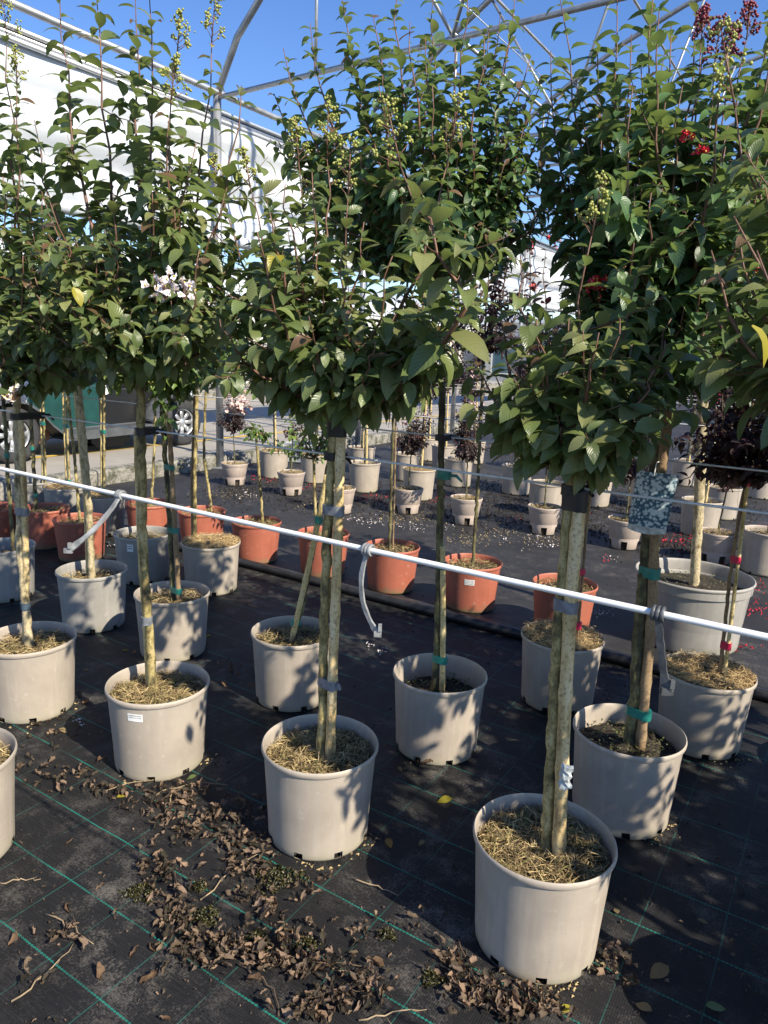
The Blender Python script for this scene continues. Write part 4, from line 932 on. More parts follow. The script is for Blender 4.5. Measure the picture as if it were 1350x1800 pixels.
# ------------------------------------------------------------------ hanging straps, tag, snagged film
def strap(px, label, mat, dts=None, wdt=.010, hook=True, r=.0042):
    b = MB(); pts = [ont(x, y, .98+(dts[i] if dts else 0)) for i, (x, y) in enumerate(px)]
    P = np.array(pts); tt = np.linspace(0, 1, len(P)); t2 = np.linspace(0, 1, 18); P = np.stack([np.interp(t2, tt, P[:, k]) for k in range(3)], 1)
    for _ in range(3): P[1:-1] = (P[:-2]+2*P[1:-1]+P[2:])/4
    n = len(P); vs = []; o = P[0]; cols_ = []
    for i in range(n):
        d = P[min(i+1, n-1)]-P[max(i-1, 0)]; d /= np.linalg.norm(d); sd = np.cross(d, V); sd /= np.linalg.norm(sd)
        w = wdt*.5*(1+.12*math.sin(i*1.9)); h = r*.5
        if i >= n-3 and hook: w *= 1.45
        nn = np.cross(sd, d)
        for a, c in ((-1, -1), (1, -1), (1, 1), (-1, 1)): vs.append(P[i]+sd*w*a+nn*h*c-o)
    b.add(vs, [(4*i+j, 4*i+(j+1) % 4, 4*i+4+(j+1) % 4, 4*i+4+j) for i in range(n-1) for j in range(4)]+[(3, 2, 1, 0), tuple(4*(n-1)+j for j in range(4))])
    # loop round the rope
    s0 = float(o@U); ring = [W(s0, .98, rope_z(s0))+(V*math.cos(a)+np.array([0, 0, 1])*math.sin(a))*.0085-o for a in np.linspace(0, 2*math.pi, 13)]
    for k in (-.006, .0, .006): b.tube([q+U*k for q in ring], .0030, 6)
    if hook:
        e = P[-1]-o; b.box(e, wdt*1.7, .007, .010); b.box(e+U*wdt*.55+np.array([0, 0, .012]), .006, .007, .012)
    me = b.mesh('tie_strap', [mat]); smooth_by_angle(me, 60)
    return tag(obj('tie_strap', me, None, o), label, 'strap', 'loose rubber straps hanging from the white rope')
def rope_px(x):
    lo, hi = -6.0, 3.5
    for _ in range(50):
        m = (lo+hi)/2
        if proj(W(m, .98, rope_z(m)))[0] < x: lo = m
        else: hi = m
    q = proj(W(lo, .98, rope_z(lo))); return (q[0], q[1])
strap([rope_px(212), (195, 897), (160, 937), (120, 968)], 'stiff grey strap with hooked end sticking out sideways from the white rope', 'strap_grey', [0, -.03, -.07, -.10])
strap([rope_px(647), (634, 1010), (636, 1055), (650, 1092), (664, 1114)], 'curved pale grey strap hanging from the white rope near the terracotta pots', 'strap_grey', wdt=.0075)
strap([rope_px(1157), (1160, 1120), (1165, 1170), (1172, 1215)], 'dark grey strap hanging from the white rope beside the teal-taped trunk', 'strap_dark', wdt=.0095)
# flower photo tag in front of the teal-taped trunk
b = MB(); c = ont(1147, 878, 2.385); o = c.copy(); nx, nz = 8, 10; w_, h_ = .128, .178; vs = []
ex = U*math.cos(.12)-np.array([0, 0, 1])*0; tl = .07
for i in range(nx+1):
    for j in range(nz+1):
        u = (i/nx-.5)*w_*(1-.06*(j/nz)); v = (.5-j/nz)*h_
        vs.append(U*(u+tl*v)+np.array([0, 0, v-.02*(u/w_*2)**2*0])-V*(.018*(1-(u/w_*2)**2)))
fs = [(i*(nz+1)+j, (i+1)*(nz+1)+j, (i+1)*(nz+1)+j+1, i*(nz+1)+j+1) for i in range(nx) for j in range(nz)]
b.add(vs, fs, 0)
tg = bpy.data.objects.new('photo_tag', None); col.objects.link(tg); tg.location = tuple(o)
tag(tg, 'plant tag printed with white flowers on blue, hanging before the teal-taped trunk', 'plant tag')
b.build('printed_card', 'flower_print', tg, True)
b = MB(); vs = []
for i in range(nx+1):
    u = (i/nx-.5)*w_*.94
    for v in (-h_*.5+.001, -h_*.5-.022*(1-.35*(u/w_*2)**2)): vs.append(U*(u+tl*v)+np.array([0, 0, v])-V*(.018*(1-(u/w_*2)**2)+.001))
b.add(vs, [(2*i, 2*i+2, 2*i+3, 2*i+1) for i in range(nx)]); b.build('lower_strip', 'film_scrap', tg)
MB().tube([np.array([0, 0, h_*.5-.012])-V*.020, np.array([0, 0, h_*.5+.03])-V*.005, np.array([.004, 0, 1.262-o[2]+.004])+V*(2.475-2.385), np.array([.004, 0, 1.262-o[2]-.004])+V*(2.475-2.385+.006)], .0014, 5).build('string', 'paper', tg)
# crumpled film on the bleached cane
b = MB(); c = ont(997, 1360, 1.675); vs = []; fs = []
for i in range(9):
    for j in range(5):
        a = j/4*2.2-1.1; vs.append(U*(math.sin(a)*.016+ru(-.004, .004))-V*(math.cos(a)*.018+ru(-.005, .005))+np.array([0, 0, .035-i*.0088+ru(-.003, .003)]))
fs = [(i*5+j, i*5+j+1, (i+1)*5+j+1, (i+1)*5+j) for i in range(8) for j in range(4)]
tag(b.add(vs, fs).build('film_scrap', 'film_scrap', loc=c), 'crumpled scrap of clear plastic film caught on the bleached bamboo cane', 'plastic scrap')

# ------------------------------------------------------------------ the open-topped car on the road
car = bpy.data.objects.new('vintage_car', None); col.objects.link(car); car.location = tuple(W(-8.75, 5.95, .15)); car.rotation_euler.z = ANG
tag(car, 'dark green open vintage car with grey wings and silver wheels parked beyond the kerb', 'car')
# local: +y along the road (t), x across (near side +x)
def cwheel(y, x):
    b = MB(); prof = [(.20, -.095), (.27, -.105), (.315, -.09), (.325, -.05), (.327, 0), (.325, .05), (.315, .09), (.27, .105), (.20, .095)]
    def rot(bm):
        bm.v = [(v[2]+x, v[0]+y, v[1]+.325) for v in bm.v]; return bm
    ty = rot(b.lathe(prof, 40)).build('tyre', 'tyre', None, True)
    w = bpy.data.objects.new('wheel', ty.data); col.objects.link(w); w.parent = car; bpy.data.objects.remove(ty)
    sg = 1 if x > 0 else -1
    r = MB().lathe([(.20, -.07), (.205, .06), (.198, .075), (.185, .078), (.18, .05), (.18, -.06)], 40)
    for k in range(8):
        a = k*math.pi/4; d = np.array([math.cos(a), math.sin(a), 0]); n = np.array([-d[1], d[0], 0])
        r.add([d*.05-n*.022+np.array([0, 0, .055]), d*.05+n*.022+np.array([0, 0, .055]), d*.185+n*.032+np.array([0, 0, .045]), d*.185-n*.032+np.array([0, 0, .045]), d*.05-n*.022+np.array([0, 0, .025]), d*.05+n*.022+np.array([0, 0, .025]), d*.185+n*.032+np.array([0, 0, .02]), d*.185-n*.032+np.array([0, 0, .02])], [(0, 1, 2, 3), (7, 6, 5, 4), (0, 4, 5, 1), (1, 5, 6, 2), (2, 6, 7, 3), (3, 7, 4, 0)])
    r.lathe([(.001, .075), (.035, .072), (.055, .06), (.06, .03)], 24)
    r.v = [(v[0], v[1], v[2]*sg) for v in r.v]; rot(r).build('rim', 'wheel_alloy', w, True)
    h = MB().lathe([(.17, -.02), (.001, -.02)], 24); rot(h).build('brake_drum', 'car_black', w)
    return w
for y in (-1.25, 1.27):
    cwheel(y, .66); cwheel(y, -.66)
def cprism(name, prof, x0, x1, mat, smooth=False, parent=None, bev=.0):
    b = MB(); n = len(prof); b.add([(x, y, z) for x in (x0, x1) for y, z in prof], [tuple(range(n)), tuple(range(n, 2*n))[::-1]]+[(i, (i+1) % n, n+(i+1) % n, n+i) for i in range(n)])
    o = b.build(name, mat, parent or car)
    if bev:
        m = o.modifiers.new('bevel', 'BEVEL'); m.width = bev; m.segments = 3
    smooth_by_angle(o.data, 35); return o
def wing(y0, x0, x1, pts, mat='car_grey'):
    """swept mudguard: thick curved sheet following pts (y,z)"""
    b = MB(); P = np.array(pts); n = len(P); vs = []
    for i in range(n):
        d = P[min(i+1, n-1)]-P[max(i-1, 0)]; d = d/np.linalg.norm(d); nn = np.array([-d[1], d[0]])
        for k, f in enumerate(np.linspace(0, 1, 7)):
            x = x0+(x1-x0)*f; crown = -.05*(2*f-1)**2
            q = P[i]+nn*crown; vs.append((x, q[0], q[1]))
    for i in range(n):
        for k in range(7):
            x, y, z = vs[i*7+k]; vs.append((x, y, z-.02))
    m = n*7; fs = [(i*7+k, i*7+k+1, (i+1)*7+k+1, (i+1)*7+k) for i in range(n-1) for k in range(6)]; fs += [tuple(m+j for j in f[::-1]) for f in fs]
    fs += [(i*7+6, m+i*7+6, m+(i+1)*7+6, (i+1)*7+6) for i in range(n-1)]+[((i+1)*7, m+(i+1)*7, m+i*7, i*7) for i in range(n-1)]
    o = b.add(vs, fs).build('wing', mat, car); smooth_by_angle(o.data, 50); return o
for sx in (1, -1):
    xa, xb = (.46, .80) if sx > 0 else (-.80, -.46)
    wing(-1.25, xa, xb, [(-1.68, .38), (-1.62, .58), (-1.48, .72), (-1.30, .78), (-1.08, .74), (-.90, .62), (-.76, .46), (-.60, .33), (-.42, .29)])
    wing(1.27, xa, xb, [(.70, .40), (.82, .60), (.98, .74), (1.15, .80), (1.32, .79), (1.50, .70), (1.62, .62)])
    cprism('running_board', [(-.62, .22), (.86, .25), (.86, .34), (-.42, .31)], xa, xb-.01*sx, 'car_grey', bev=.012)
cprism('body', [(-1.75, .42), (-1.72, .80), (-1.30, .96), (-.62, .99), (.05, .97), (.05, .30), (-.60, .28), (-1.2, .34)], -.46, .46, 'car_green', bev=.04)
cprism('cockpit_side', [(.055, .30), (.055, .86), (.50, .88), (.62, .90), (.62, .34)], -.45, .45, 'car_black', bev=.03)
cprism('bonnet', [(.625, .36), (.625, .92), (.95, .90), (1.45, .80), (1.58, .70), (1.60, .40)], -.36, .36, 'car_black', bev=.06)
cprism('seat', [(-.35, .75), (-.48, 1.12), (-.36, 1.15), (-.20, .78)], -.40, .40, 'leather', bev=.04)
cprism('fuel_tank', [(.00, .12), (.10, .06), (.42, .06), (.55, .12), (.55, .24), (.0, .24)], .20, .44, 'car_black', bev=.03)
cprism('mud_flap', [(-.90, .14), (-.90, .44), (-.62, .32), (-.66, .20)], .47, .49, 'leather')
cprism('windscreen', [(.60, .90), (.42, 1.20), (.435, 1.205), (.615, .905)], -.42, .42, 'glass_blue')
for y in (1.60,):
    for x in (-.52, .52):
        b = MB().lathe([(.001, -.10), (.06, -.08), (.095, 0), (.095, .02), (.001, .03)], 20); b.v = [(v[0]+x, v[2]+1.62, v[1]+.66) for v in b.v]; b.build('headlight', 'alu', car, True)
        MB().tube([(x, 1.60, .60), (x, 1.56, .45)], .015, 8).build('lamp_bracket', 'car_black', car)
# white figure 4 on the green side
cu = bpy.data.curves.new('four', 'FONT'); cu.body = '4'; cu.size = .22; to = bpy.data.objects.new('four', cu); me = bpy.data.meshes.new_from_object(to); bpy.data.objects.remove(to)
me.transform(Matrix(((0, 0, 1, .4625), (1, 0, 0, -.78), (0, 1, 0, .74), (0, 0, 0, 1)))); me.materials.append(M_('paper')); obj('race_number', me, car)
b = MB(); b.box((.50, .17, .80), .004, .05, .13, 0, (np.array([1., 0, 0]), np.array([0, .94, .34]), np.array([0, -.34, .94]))); b.build('white_stripe', 'paper', car)

# ------------------------------------------------------------------ far side of the road
fk = slab('far_kerb', -15.62, -15.4, -30, 70, .26, 'kerb_stone', th=.3)
slab('far_pavement', -19, -15.62, -30, 70, .22, 'concrete', th=.25)
gh = bpy.data.objects.new('white_greenhouse', None); col.objects.link(gh); GL = W(-19, 20); gh.location = tuple(GL); gh.rotation_euler.z = ANG
tag(gh, 'long white film-clad greenhouse across the road behind the car', 'greenhouse')
b = MB(); b.box((-2, 0, 1.6), 4, 60, 3.2); b.build('wall', 'wall_white', gh)
b = MB(); n = 14; vs = []
for y in (-30, 30):
    for i in range(n+1): a = math.pi*i/n; vs.append((-2-2.05*math.cos(a), y, 3.2+1.3*math.sin(a)))
b.add(vs, [(i, i+1, n+2+i, n+1+i) for i in range(n)]+[tuple(range(n+1))[::-1], tuple(range(n+1, 2*n+2))]); b.build('roof', 'film', gh, True)
for i in range(20):
    MB().box((.03, -29+i*3.05, 1.6), .06, .08, 3.2).build('wall_post', 'alu', gh)
    if i % 3 == 1:
        d = MB().box((.05, -27.5+i*3.05, 1.1), .04, 1.5, 2.0).build('door', 'glass_blue', gh); MB().box((.08, -27.0+i*3.05, 1.05), .03, .04, .2).build('handle', 'alu', d)
# yellow-green hedge and dark shrubs along the far pavement
rng = np.random.RandomState(5)
def shrub(name, label, p, rx, rz, pal, n, seed, cat='shrub', group=None, size=.10, z0=.1):
    rg = np.random.RandomState(seed); L = []
    r = bpy.data.objects.new(name, None); col.objects.link(r); r.location = tuple(p); tag(r, label, cat, group)
    for i in range(n):
        d = rg.normal(size=3); d /= np.linalg.norm(d); k = rg.uniform(.35, 1)**.5*(1+.22*math.sin(5*d[0]+seed)*math.sin(4*d[2]))
        q = np.array([d[0]*rx*k, d[1]*rx*k, z0+rz+d[2]*rz*k]); X, Y, Z = leaf_frame(rg.normal(size=3)+d*.5, np.array([0, 0, 1.])+d)
        c = np.array(PAL[pal][int(rg.randint(0, 4))])*rg.uniform(.7, 1.4)
        L.append((q, X, Y, Z, size*rg.uniform(.7, 1.3), c, int(rg.randint(0, 8))))
    cr = obj('crown', leaves_mesh('crown', L, 'leaf_purple' if pal == 'purple' else 'leaf_green', TPL_FAR), r)
    MB().tube([(0, 0, 0), (.02, 0, z0+rz*.6), (0, .02, z0+rz*1.4)], [.03, .022, .01], 6).build('trunk', 'twig_brown', r, True)
PAL['lime'] = [(.16, .19, .025), (.12, .16, .02), (.22, .22, .03), (.09, .13, .02)]
LBL = 'lime green shrub in the far hedge across the road'
for i in range(9): shrub('hedge_shrub', LBL, W(-17.6+ru(-.2, .2), 4+i*2.1, .22), 1.0, .62, 'lime', 700, 200+i, 'shrub', 'hedge shrubs across the road', .12)
for i in range(8): shrub('dark_shrub', 'dark purple shrub along the pavement across the road', W(-16.3+ru(-.3, .3), 9+i*1.9+ru(-.4, .4), .22), .62, .62, 'purple', 620, 230+i, 'shrub', 'dark shrubs across the road', .085, .35)
for i in range(6): shrub('tall_dark_shrub', 'tall dark purple shrub beyond the open end of the mat', W(-5.5+i*1.9, 21+ru(-1.5, 1.5), 0), .8, .95, 'purple', 700, 250+i, 'shrub', 'tall dark shrubs beyond the mat', .09, .5)
for i in range(10): shrub('tree', 'rounded green tree far beyond the end of the mat', W(-16+i*4.6+ru(-1, 1), 56+ru(-4, 4), 0), 2.6, 2.1, 'deep', 1500, 270+i, 'tree', 'green trees beyond the mat', .38, 1.2)
# white slatted gate far behind
gate = bpy.data.objects.new('slatted_gate', None); col.objects.link(gate); gate.location = tuple(W(-6, 43)); gate.rotation_euler.z = ANG
tag(gate, 'white metal gate of thin upright slats far beyond the mats', 'gate')
sl = MB().box((0, 0, 1.25), .06, .04, 2.3).mesh('slat', ['wall_white'])
for i in range(56): obj('slat', sl, gate, (-1.0+i*.16, 0, 0))
for z in (.25, 2.3): MB().box((3.4, .045, z), 9.2, .05, .08).build('rail', 'wall_white', gate)
for x in (-1.2, 3.4, 8.1): MB().box((x, .02, 1.35), .14, .14, 2.7).build('gate_post', 'wall_white', gate)
# pale shed with a window
sh = bpy.data.objects.new('pale_shed', None); col.objects.link(sh); sh.location = tuple(W(-13, 40)); sh.rotation_euler.z = ANG
tag(sh, 'pale flat-roofed shed with dark window bays beyond the road end', 'building')
MB().box((0, 0, 1.7), 9, 5, 3.4).build('wall', 'wall_white', sh); MB().box((0, 0, 3.5), 9.5, 5.5, .2).build('roof', 'alu', sh)
for i in range(4):
    w = MB().box((-3.3+i*2.2, -2.53, 1.6), 1.5, .05, 1.7).build('window', 'glass_blue', sh)
    for q in (-.78, .78): MB().box((-3.3+i*2.2+q, -2.56, 1.6), .07, .06, 1.84).build('frame', 'alu', w)
    MB().box((-3.3+i*2.2, -2.56, .70), 1.63, .06, .07).build('sill', 'alu', w)
# white crate beside the kerb pots
crate = bpy.data.objects.new('plastic_crate', None); col.objects.link(crate); cp = onz(533, 812); crate.location = tuple(cp); crate.rotation_euler.z = ANG+.3
tag(crate, 'white slatted plastic crate among the taupe pots near the road', 'crate')
for z in (.04, .11, .18, .25):
    for (cx, cy, sx, sy) in ((0, -.15, .5, .015), (0, .15, .5, .015), (-.25, 0, .015, .3), (.25, 0, .015, .3)): MB().box((cx, cy, z), sx, sy, .045).build('slat', 'wall_white', crate)
for x in (-.25, .25):
    for y in (-.15, .15): MB().box((x, y, .145), .035, .035, .29).build('corner_post', 'wall_white', crate)
MB().box((0, 0, .012), .48, .28, .02).build('floor', 'wall_white', crate)

# ------------------------------------------------------------------ litter on the mats
rng = np.random.RandomState(21)
DRY = [(.115, .080, .062), (.19, .135, .105), (.055, .042, .036), (.30, .205, .15), (.036, .029, .027), (.36, .24, .165)]
def litter_leaf(p, size, z=.0, c=None, tplset=16, lift=.006):
    d = rng.normal(size=3); d[2] *= .35; up = np.array([0, 0, 1.0])+rng.normal(size=3)*.45; X, Y, Z = leaf_frame(d, up)
    c = np.array(c if c is not None else DRY[int(rng.randint(0, 6))])*rng.uniform(.7, 1.25)
    return (np.array([p[0], p[1], z+lift+rng.uniform(0, .006)]), X, Y, Z, size, c, int(rng.randint(0, tplset)))
heap = []
BL = [(170, 1390, 40, 18, 40), (230, 1410, 45, 22, 70), (320, 1405, 50, 20, 90), (300, 1440, 45, 25, 70), (385, 1440, 40, 30, 90), (420, 1480, 40, 35, 110), (330, 1470, 40, 28, 80), (280, 1530, 34, 40, 110), (310, 1600, 34, 45, 120), (320, 1650, 40, 30, 80),
      (430, 1540, 45, 40, 110), (470, 1600, 60, 30, 90), (400, 1670, 60, 28, 150), (470, 1690, 60, 28, 130), (560, 1700, 60, 28, 110), (340, 1690, 45, 20, 70), (520, 1650, 45, 25, 60), (600, 1760, 60, 30, 110), (650, 1730, 40, 30, 60), (530, 1775, 50, 22, 70),
      (830, 1740, 55, 40, 170), (900, 1770, 50, 30, 120), (800, 1690, 25, 30, 60), (960, 1775, 50, 20, 60), (120, 1650, 40, 18, 40), (60, 1355, 40, 20, 40), (90, 1380, 40, 16, 30), (440, 1420, 40, 25, 50), (480, 1480, 30, 30, 50), (140, 1360, 30, 12, 22), (60, 1730, 30, 12, 14),
      (1080, 1700, 30, 40, 50), (640, 1640, 40, 20, 22), (720, 1620, 40, 20, 12), (560, 1560, 40, 30, 30), (100, 1290, 60, 25, 40), (420, 1180, 60, 30, 35), (330, 1390, 60, 10, 40), (260, 1370, 25, 8, 16)]
for cx, cy, rx, ry, n in BL:
    for i in range(int(n*.52)):
        x = cx+rng.normal()*rx*.55; y = cy+rng.normal()*ry*.5; p = onz(x, y); heap.append(litter_leaf(p, rng.uniform(.018, .046)*(1 if rng.uniform() < .8 else .6), lift=rng.uniform(.001, .014)))
o = obj('dry_leaf_litter', leaves_mesh('dry_leaf_litter', heap, 'leaf_dry', TPL_DRY)); tag(o, 'drift of crumpled brown dead leaves on the sunlit black mat', 'leaf litter', kind='stuff')
sp = []
for i in range(620):
    x = rng.uniform(-100, 1450); y = 1020+ 780*rng.uniform()**.8; sp.append(litter_leaf(onz(x, y), rng.uniform(.006, .016), lift=.002))
o = obj('leaf_crumbs', leaves_mesh('leaf_crumbs', sp, 'leaf_dry', TPL_DRY)); tag(o, 'tiny crumbs of dead leaves scattered over the near black mat', 'leaf litter', kind='stuff')
# single fallen leaves one can point to
SL = [(205, 1404, .035, 'y', 'yellow'), (795, 1410, .06, 'y', 'yellow-green'), (680, 1478, .042, 'o', 'orange'), (718, 1338, .04, 'g', 'green'), (345, 1366, .04, 'g', 'green'), (1173, 1708, .065, 'd', 'tan'), (1000, 1770, .035, 'y', 'bright yellow'), (1085, 1610, .028, 'd', 'tan'), (120, 1590, .045, 'b', 'brown'), (245, 1730, .055, 'b', 'brown'), (178, 1725, .045, 'b', 'brown'), (170, 1345, .05, 'b', 'brown'), (115, 1490, .032, 'b', 'pinkish brown'),
      (15, 1665, .042, 'b', 'brown'), (300, 1795, .03, 'b', 'brown'), (210, 1615, .035, 'b', 'brown'), (185, 1560, .03, 'b', 'dark brown'), (1065, 1350, .035, 'b', 'rusty'), (1240, 1772, .05, 'g', 'green'), (460, 1740, .055, 'b', 'brown'), (550, 1712, .06, 'b', 'brown'), (675, 1702, .05, 'b', 'pale brown'), (745, 1480, .03, 'd', 'tan'), (225, 1685, .04, 'b', 'brown'), (265, 1660, .04, 'b', 'brown'), (230, 1150, .035, 'b', 'brown'), (370, 1118, .03, 'y', 'yellow'), (440, 1065, .03, 'b', 'rust-brown'), (215, 1145, .03, 'y', 'yellow'), (155, 1180, .03, 'o', 'pale orange'), (150, 1234, .055, 'b', 'brown'), (105, 1285, .045, 'd', 'tan'), (390, 1205, .05, 'b', 'reddish brown'), (645, 1442, .03, 'g', 'green'), (740, 1340, .03, 'b', 'brown'), (760, 1350, .055, 'b', 'brown'), (700, 1350, .03, 'd', 'tan'), (1145, 1785, .045, 'd', 'tan'), (1225, 1620, .03, 'd', 'tan')]
WH = {(120, 1590): 'on the open mat near the leafy dead sprig', (245, 1730): 'at the thick end of the thin straight dry stalk', (178, 1725): 'alone beside the thin straight dry stalk', (460, 1740): 'below the long brown twig', (550, 1712): 'against the tip of the long brown twig', (225, 1685): 'at the outer edge of the drift of dead leaves', (265, 1660): 'just off the round olive algae lump', (210, 1615): 'beside the flat dark algae lump', (300, 1795): 'far out on the open sunlit mat', (15, 1665): 'on the open mat beyond the leafy dead sprig'}
CC = {'y': (.45, .38, .04), 'o': (.42, .22, .06), 'g': (.16, .24, .07), 'd': (.30, .22, .11), 'b': (.20, .12, .075)}
REFS = [(.465, 1.722, 'the film-snagged cane pot'), (-.176, 2.147, 'the black-sleeved tree pot'), (-.824, 2.53, 'the stickered pot'), (-1.49, 2.897, 'the peeling-trunk pot'), (.884, 2.317, 'the photo-tag tree pot'), (.252, 2.717, 'the half-empty pot'), (-.389, 3.096, 'the leaning-cane pot'), (-1.072, 3.553, 'the brown-caned pot'), (-1.31, 2.03, 'the pot standing apart')]
for i, (x, y, sz, k, w) in enumerate(SL):
    tp = TPL_FLAT[i % 6] if k != 'b' else TPL_DRY[i % 16]; v, f, uv = tp; v = v.copy(); v[:, 2] -= v[:, 2].min()
    me = grid_mesh('fallen_leaf', v*sz, f, np.tile(np.append(np.array(CC[k])*rng.uniform(.8, 1.2), 1.0), (len(v), 1)), 'leaf_green' if k == 'g' else 'leaf_dry', uv)
    o = obj('fallen_leaf', me, None, onz(x, y)+np.array([0, 0, .002])); o.rotation_euler.z = rng.uniform(0, 6.28)
    pp = onz(x, y); ref = min(REFS, key=lambda r: np.hypot(pp[0]-r[0], pp[1]-r[1])); dist = math.hypot(pp[0]-ref[0], pp[1]-ref[1])
    where = ('at the foot of ' if dist < .27 else 'on the mat close to ' if dist < .45 else 'on the open mat nearest to ')+ref[2]
    where = WH.get((x, y), where)
    tag(o, ('fallen %s leaf ' if k != 'b' else 'curled %s dead leaf ') % w+where, 'leaf', 'single fallen leaves on the near mat')
# twigs
TW = [([(275, 1400), (330, 1385), (400, 1382)], 'thin pale twig lying just in front of the stickered pot'), ([(180, 1395), (240, 1380), (300, 1373)], 'short pale twig pointing at the stickered pot'),
      ([(303, 1515), (312, 1570), (328, 1652)], 'dark brown twig running through the drift of dead leaves'), ([(352, 1585), (420, 1530), (460, 1502)], 'pale forked twig beside the green algae lumps'),
      ([(362, 1652), (480, 1682), (642, 1703)], 'long brown twig lying along the leaf drift'), ([(20, 1764), (80, 1720), (130, 1660)], 'thin straight dry stalk alone on the open mat'), ([(80, 1610), (130, 1640), (165, 1663)], 'small leafy dead sprig on the open mat'),
      ([(0, 1556), (40, 1552), (72, 1548)], 'short straw stalk by the pot standing apart'), ([(520, 1755), (580, 1750), (640, 1745)], 'pale dry stalk beneath the long brown twig'), ([(630, 1797), (690, 1787), (750, 1778)], 'long bleached stalk at the end of the leaf drift'),
      ([(806, 1655), (830, 1720), (880, 1790)], 'thick dark dead shoot leaning by the film-snagged cane pot'), ([(880, 1772), (940, 1775), (1000, 1783)], 'bleached straw bent around the foot of the film-snagged cane pot'), ([(622, 1548), (660, 1562), (700, 1577)], 'bare twig reaching into the pot shadow'), ([(300, 1420), (310, 1390), (330, 1400)], 'small curved twig under the stickered pot notch'), ([(420, 1700), (470, 1735), (490, 1790)], 'short bent twig with clinging dead leaves')]
for px, lab in TW:
    P = np.array([onz(x, y) for x, y in px]); P[:, 2] = [.006, .012, .006]; Q = bez(P[0], 2*P[1]-(P[0]+P[2])/2, P[2], 9); Q[1:-1] += rng.normal(size=(7, 3))*[.004, .004, .001]; o0 = Q[0].copy(); o0[2] = 0; b = MB(); b.tube(Q-o0, list(np.linspace(.0024, .0010, 9)), 6)
    for k in (3, 6): e = Q[k]+np.array([ru(-.025, .025), ru(-.025, .025), .003]); b.tube([Q[k]-o0, e-o0], [.0010, .0005], 4)
    tag(b.build('twig', 'twig_brown' if 'brown' in lab or 'dark' in lab or 'bent' in lab else 'dead_stalk', None, True, o0), lab, 'twig', 'dead twigs on the near mat')
# algae lumps
for x, y, r, lab in [(488, 1545, .075, 'largest olive green jelly-like algae lump in front of the black-sleeved tree pot'), (362, 1612, .045, 'round olive algae lump beside the dark twig'), (245, 1572, .045, 'flat dark algae lump on the open sunlit mat'), (450, 1655, .040, 'small algae lump among the dead leaves'), (540, 1660, .030, 'dark algae lump right of the long brown twig crossing'), (350, 1560, .028, 'small algae lump between twig and dead leaves'), (680, 1645, .025, 'tiny algae patch in the open between leaf drifts'), (760, 1725, .03, 'algae lump at the edge of the leaf heap by the cane')]:
    c = onz(x, y); LA = []
    for i in range(int(150*r/.04)):
        a = rng.uniform(0, 6.28); q = r*math.sqrt(rng.uniform())*(1+.3*math.sin(3*a+r*99)); d = rng.normal(size=3); d[2] *= .5; X, Y, Z = leaf_frame(d, np.array([0, 0, 1.0])+rng.normal(size=3)*.5)
        LA.append((np.array([q*math.cos(a), q*math.sin(a)*.8, .001+.010*(1-min(1, q/r))]), X, Y, Z, rng.uniform(.008, .017), np.ones(3), int(rng.randint(0, 16))))
    me = leaves_mesh('algae_lump', LA, 'algae', TPL_DRY)
    tag(obj('algae_lump', me, None, c), lab, 'algae', 'algae lumps on the near mat')
# soil crumbs round the foot of pots and along the back rows, petals
def scatter(name, label, cat, spots, mat, smin, smax, squash=.5):
    Vs = []; Fs = []; o = 0; b = MB(); tet = np.array([(1, 0, -.3), (-.5, .87, -.3), (-.5, -.87, -.3), (0, 0, 1.0)])
    for cx, cy, rx, ry, n in spots:
        for i in range(n):
            p = onz(cx+rng.normal()*rx*.5, cy+rng.normal()*ry*.5); s = rng.uniform(smin, smax); a = rng.uniform(0, 6.28); m = np.array([[math.cos(a), -math.sin(a), 0], [math.sin(a), math.cos(a), 0], [0, 0, squash]])
            b.add(p+np.array([0, 0, s*.2+.001])+(tet@m.T)*s*(1+rng.normal(size=(4, 1))*.25), [(0, 2, 1), (0, 1, 3), (1, 2, 3), (2, 0, 3)])
    tag(b.build(name, mat), label, cat, kind='stuff')
foot = []
for k, (x, y) in [(1, (1000, 1735)), (1, (1045, 1700)), (1, (355, 1335)), (1, (610, 1500)), (1, (640, 1480)), (1, (110, 1250)), (1, (40, 1272)), (1, (125, 1225)), (1, (1170, 1455)), (1, (1150, 1475)), (1, (900, 1700)), (1, (230, 1375)), (1, (550, 1520)), (1, (1290, 1335)), (1, (960, 1740))]: foot.append((x, y, 30, 14, 60))
scatter('soil_crumbs', 'dark soil crumbs spilled around the feet of the front pots', 'soil', foot, 'crumb_dark', .002, .006)
scatter('tan_crumbs', 'tan pebbles and fibre crumbs spilled around the front pots', 'soil', [(a, b_, c, d, 14) for a, b_, c, d, e in foot]+[(c_[0], c_[1], 60, 12, 110) for c_ in [(410, 868), (570, 892), (700, 912), (760, 905), (880, 935), (830, 950), (950, 950), (1010, 905)]], 'crumb_tan', .003, .008)
back = [(x, y, 80, 26, 300) for x, y in [(700, 890), (560, 880), (470, 850), (880, 880), (960, 870), (1010, 860), (900, 905), (1050, 930), (1170, 930), (1200, 960), (640, 870), (820, 900), (870, 860), (1080, 880), (1150, 890), (1290, 900), (1250, 960), (420, 870), (1100, 760), (930, 800)]]
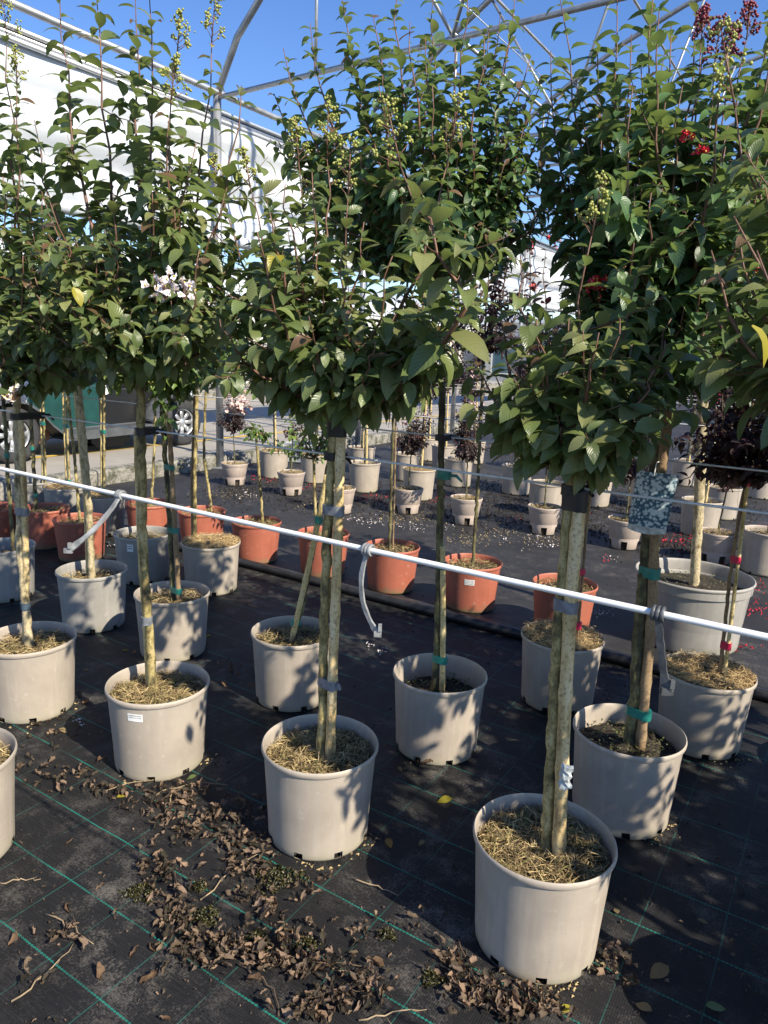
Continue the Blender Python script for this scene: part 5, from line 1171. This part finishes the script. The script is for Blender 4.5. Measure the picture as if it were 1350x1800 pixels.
scatter('soil_litter', 'black soil and rotted leaf crumbs strewn between the back rows of pots', 'soil', back, 'crumb_dark', .006, .02, .6)
scatter('mat_crumbs', 'sparse dark crumbs on the mat by the terracotta pots', 'soil', [(700, 1000, 700, 60, 260), (1200, 1250, 300, 300, 90), (700, 1180, 600, 150, 140)], 'crumb_dark', .003, .010)
def petals(name, label, spots, mat, smin=.006, smax=.014):
    L = []
    for cx, cy, rx, ry, n in spots:
        for i in range(n):
            L.append(litter_leaf(onz(cx+rng.normal()*rx*.5, cy+rng.normal()*ry*.5), rng.uniform(smin, smax), tplset=16, c=(1, 1, 1)))
    me = leaves_mesh(name, L, 'petal_white', TPL_DRY); me.materials.clear(); me.materials.append(M_(mat)); tag(obj(name, me), label, 'petals', kind='stuff')
petals('white_petals', 'fallen white petals scattered on the mat between the back pots', [(620, 915, 30, 8, 20), (660, 920, 30, 8, 34), (715, 925, 30, 8, 26), (735, 932, 20, 5, 14), (945, 945, 30, 8, 24), (960, 960, 40, 8, 30), (430, 868, 20, 8, 16), (445, 875, 16, 6, 12), (1058, 1080, 30, 6, 26), (1072, 985, 14, 6, 10), (780, 925, 30, 8, 12), (600, 880, 20, 8, 10), (880, 945, 20, 8, 10), (655, 1140, 12, 8, 10), (672, 1148, 14, 6, 10), (135, 1275, 12, 8, 9), (200, 960, 12, 5, 12), (505, 1010, 10, 4, 6), (1130, 940, 20, 8, 8)], 'petal_white', .010, .020)
petals('red_petals', 'fallen red petals and flower heads lying between the back pots', [(258, 845, 20, 10, 1), (442, 838, 18, 12, 24), (475, 845, 24, 8, 24), (645, 875, 30, 8, 44), (665, 880, 24, 8, 26), (760, 882, 16, 8, 24), (770, 870, 14, 8, 14), (905, 915, 20, 8, 10), (1180, 955, 50, 14, 60), (1210, 945, 30, 10, 24), (1330, 1030, 40, 30, 60), (1320, 1075, 30, 14, 40), (1020, 915, 14, 30, 30), (1310, 1140, 30, 10, 16), (545, 858, 20, 6, 12), (1065, 985, 10, 6, 8), (1340, 930, 16, 6, 20), (1280, 985, 30, 10, 20)], 'petal_red', .012, .024)
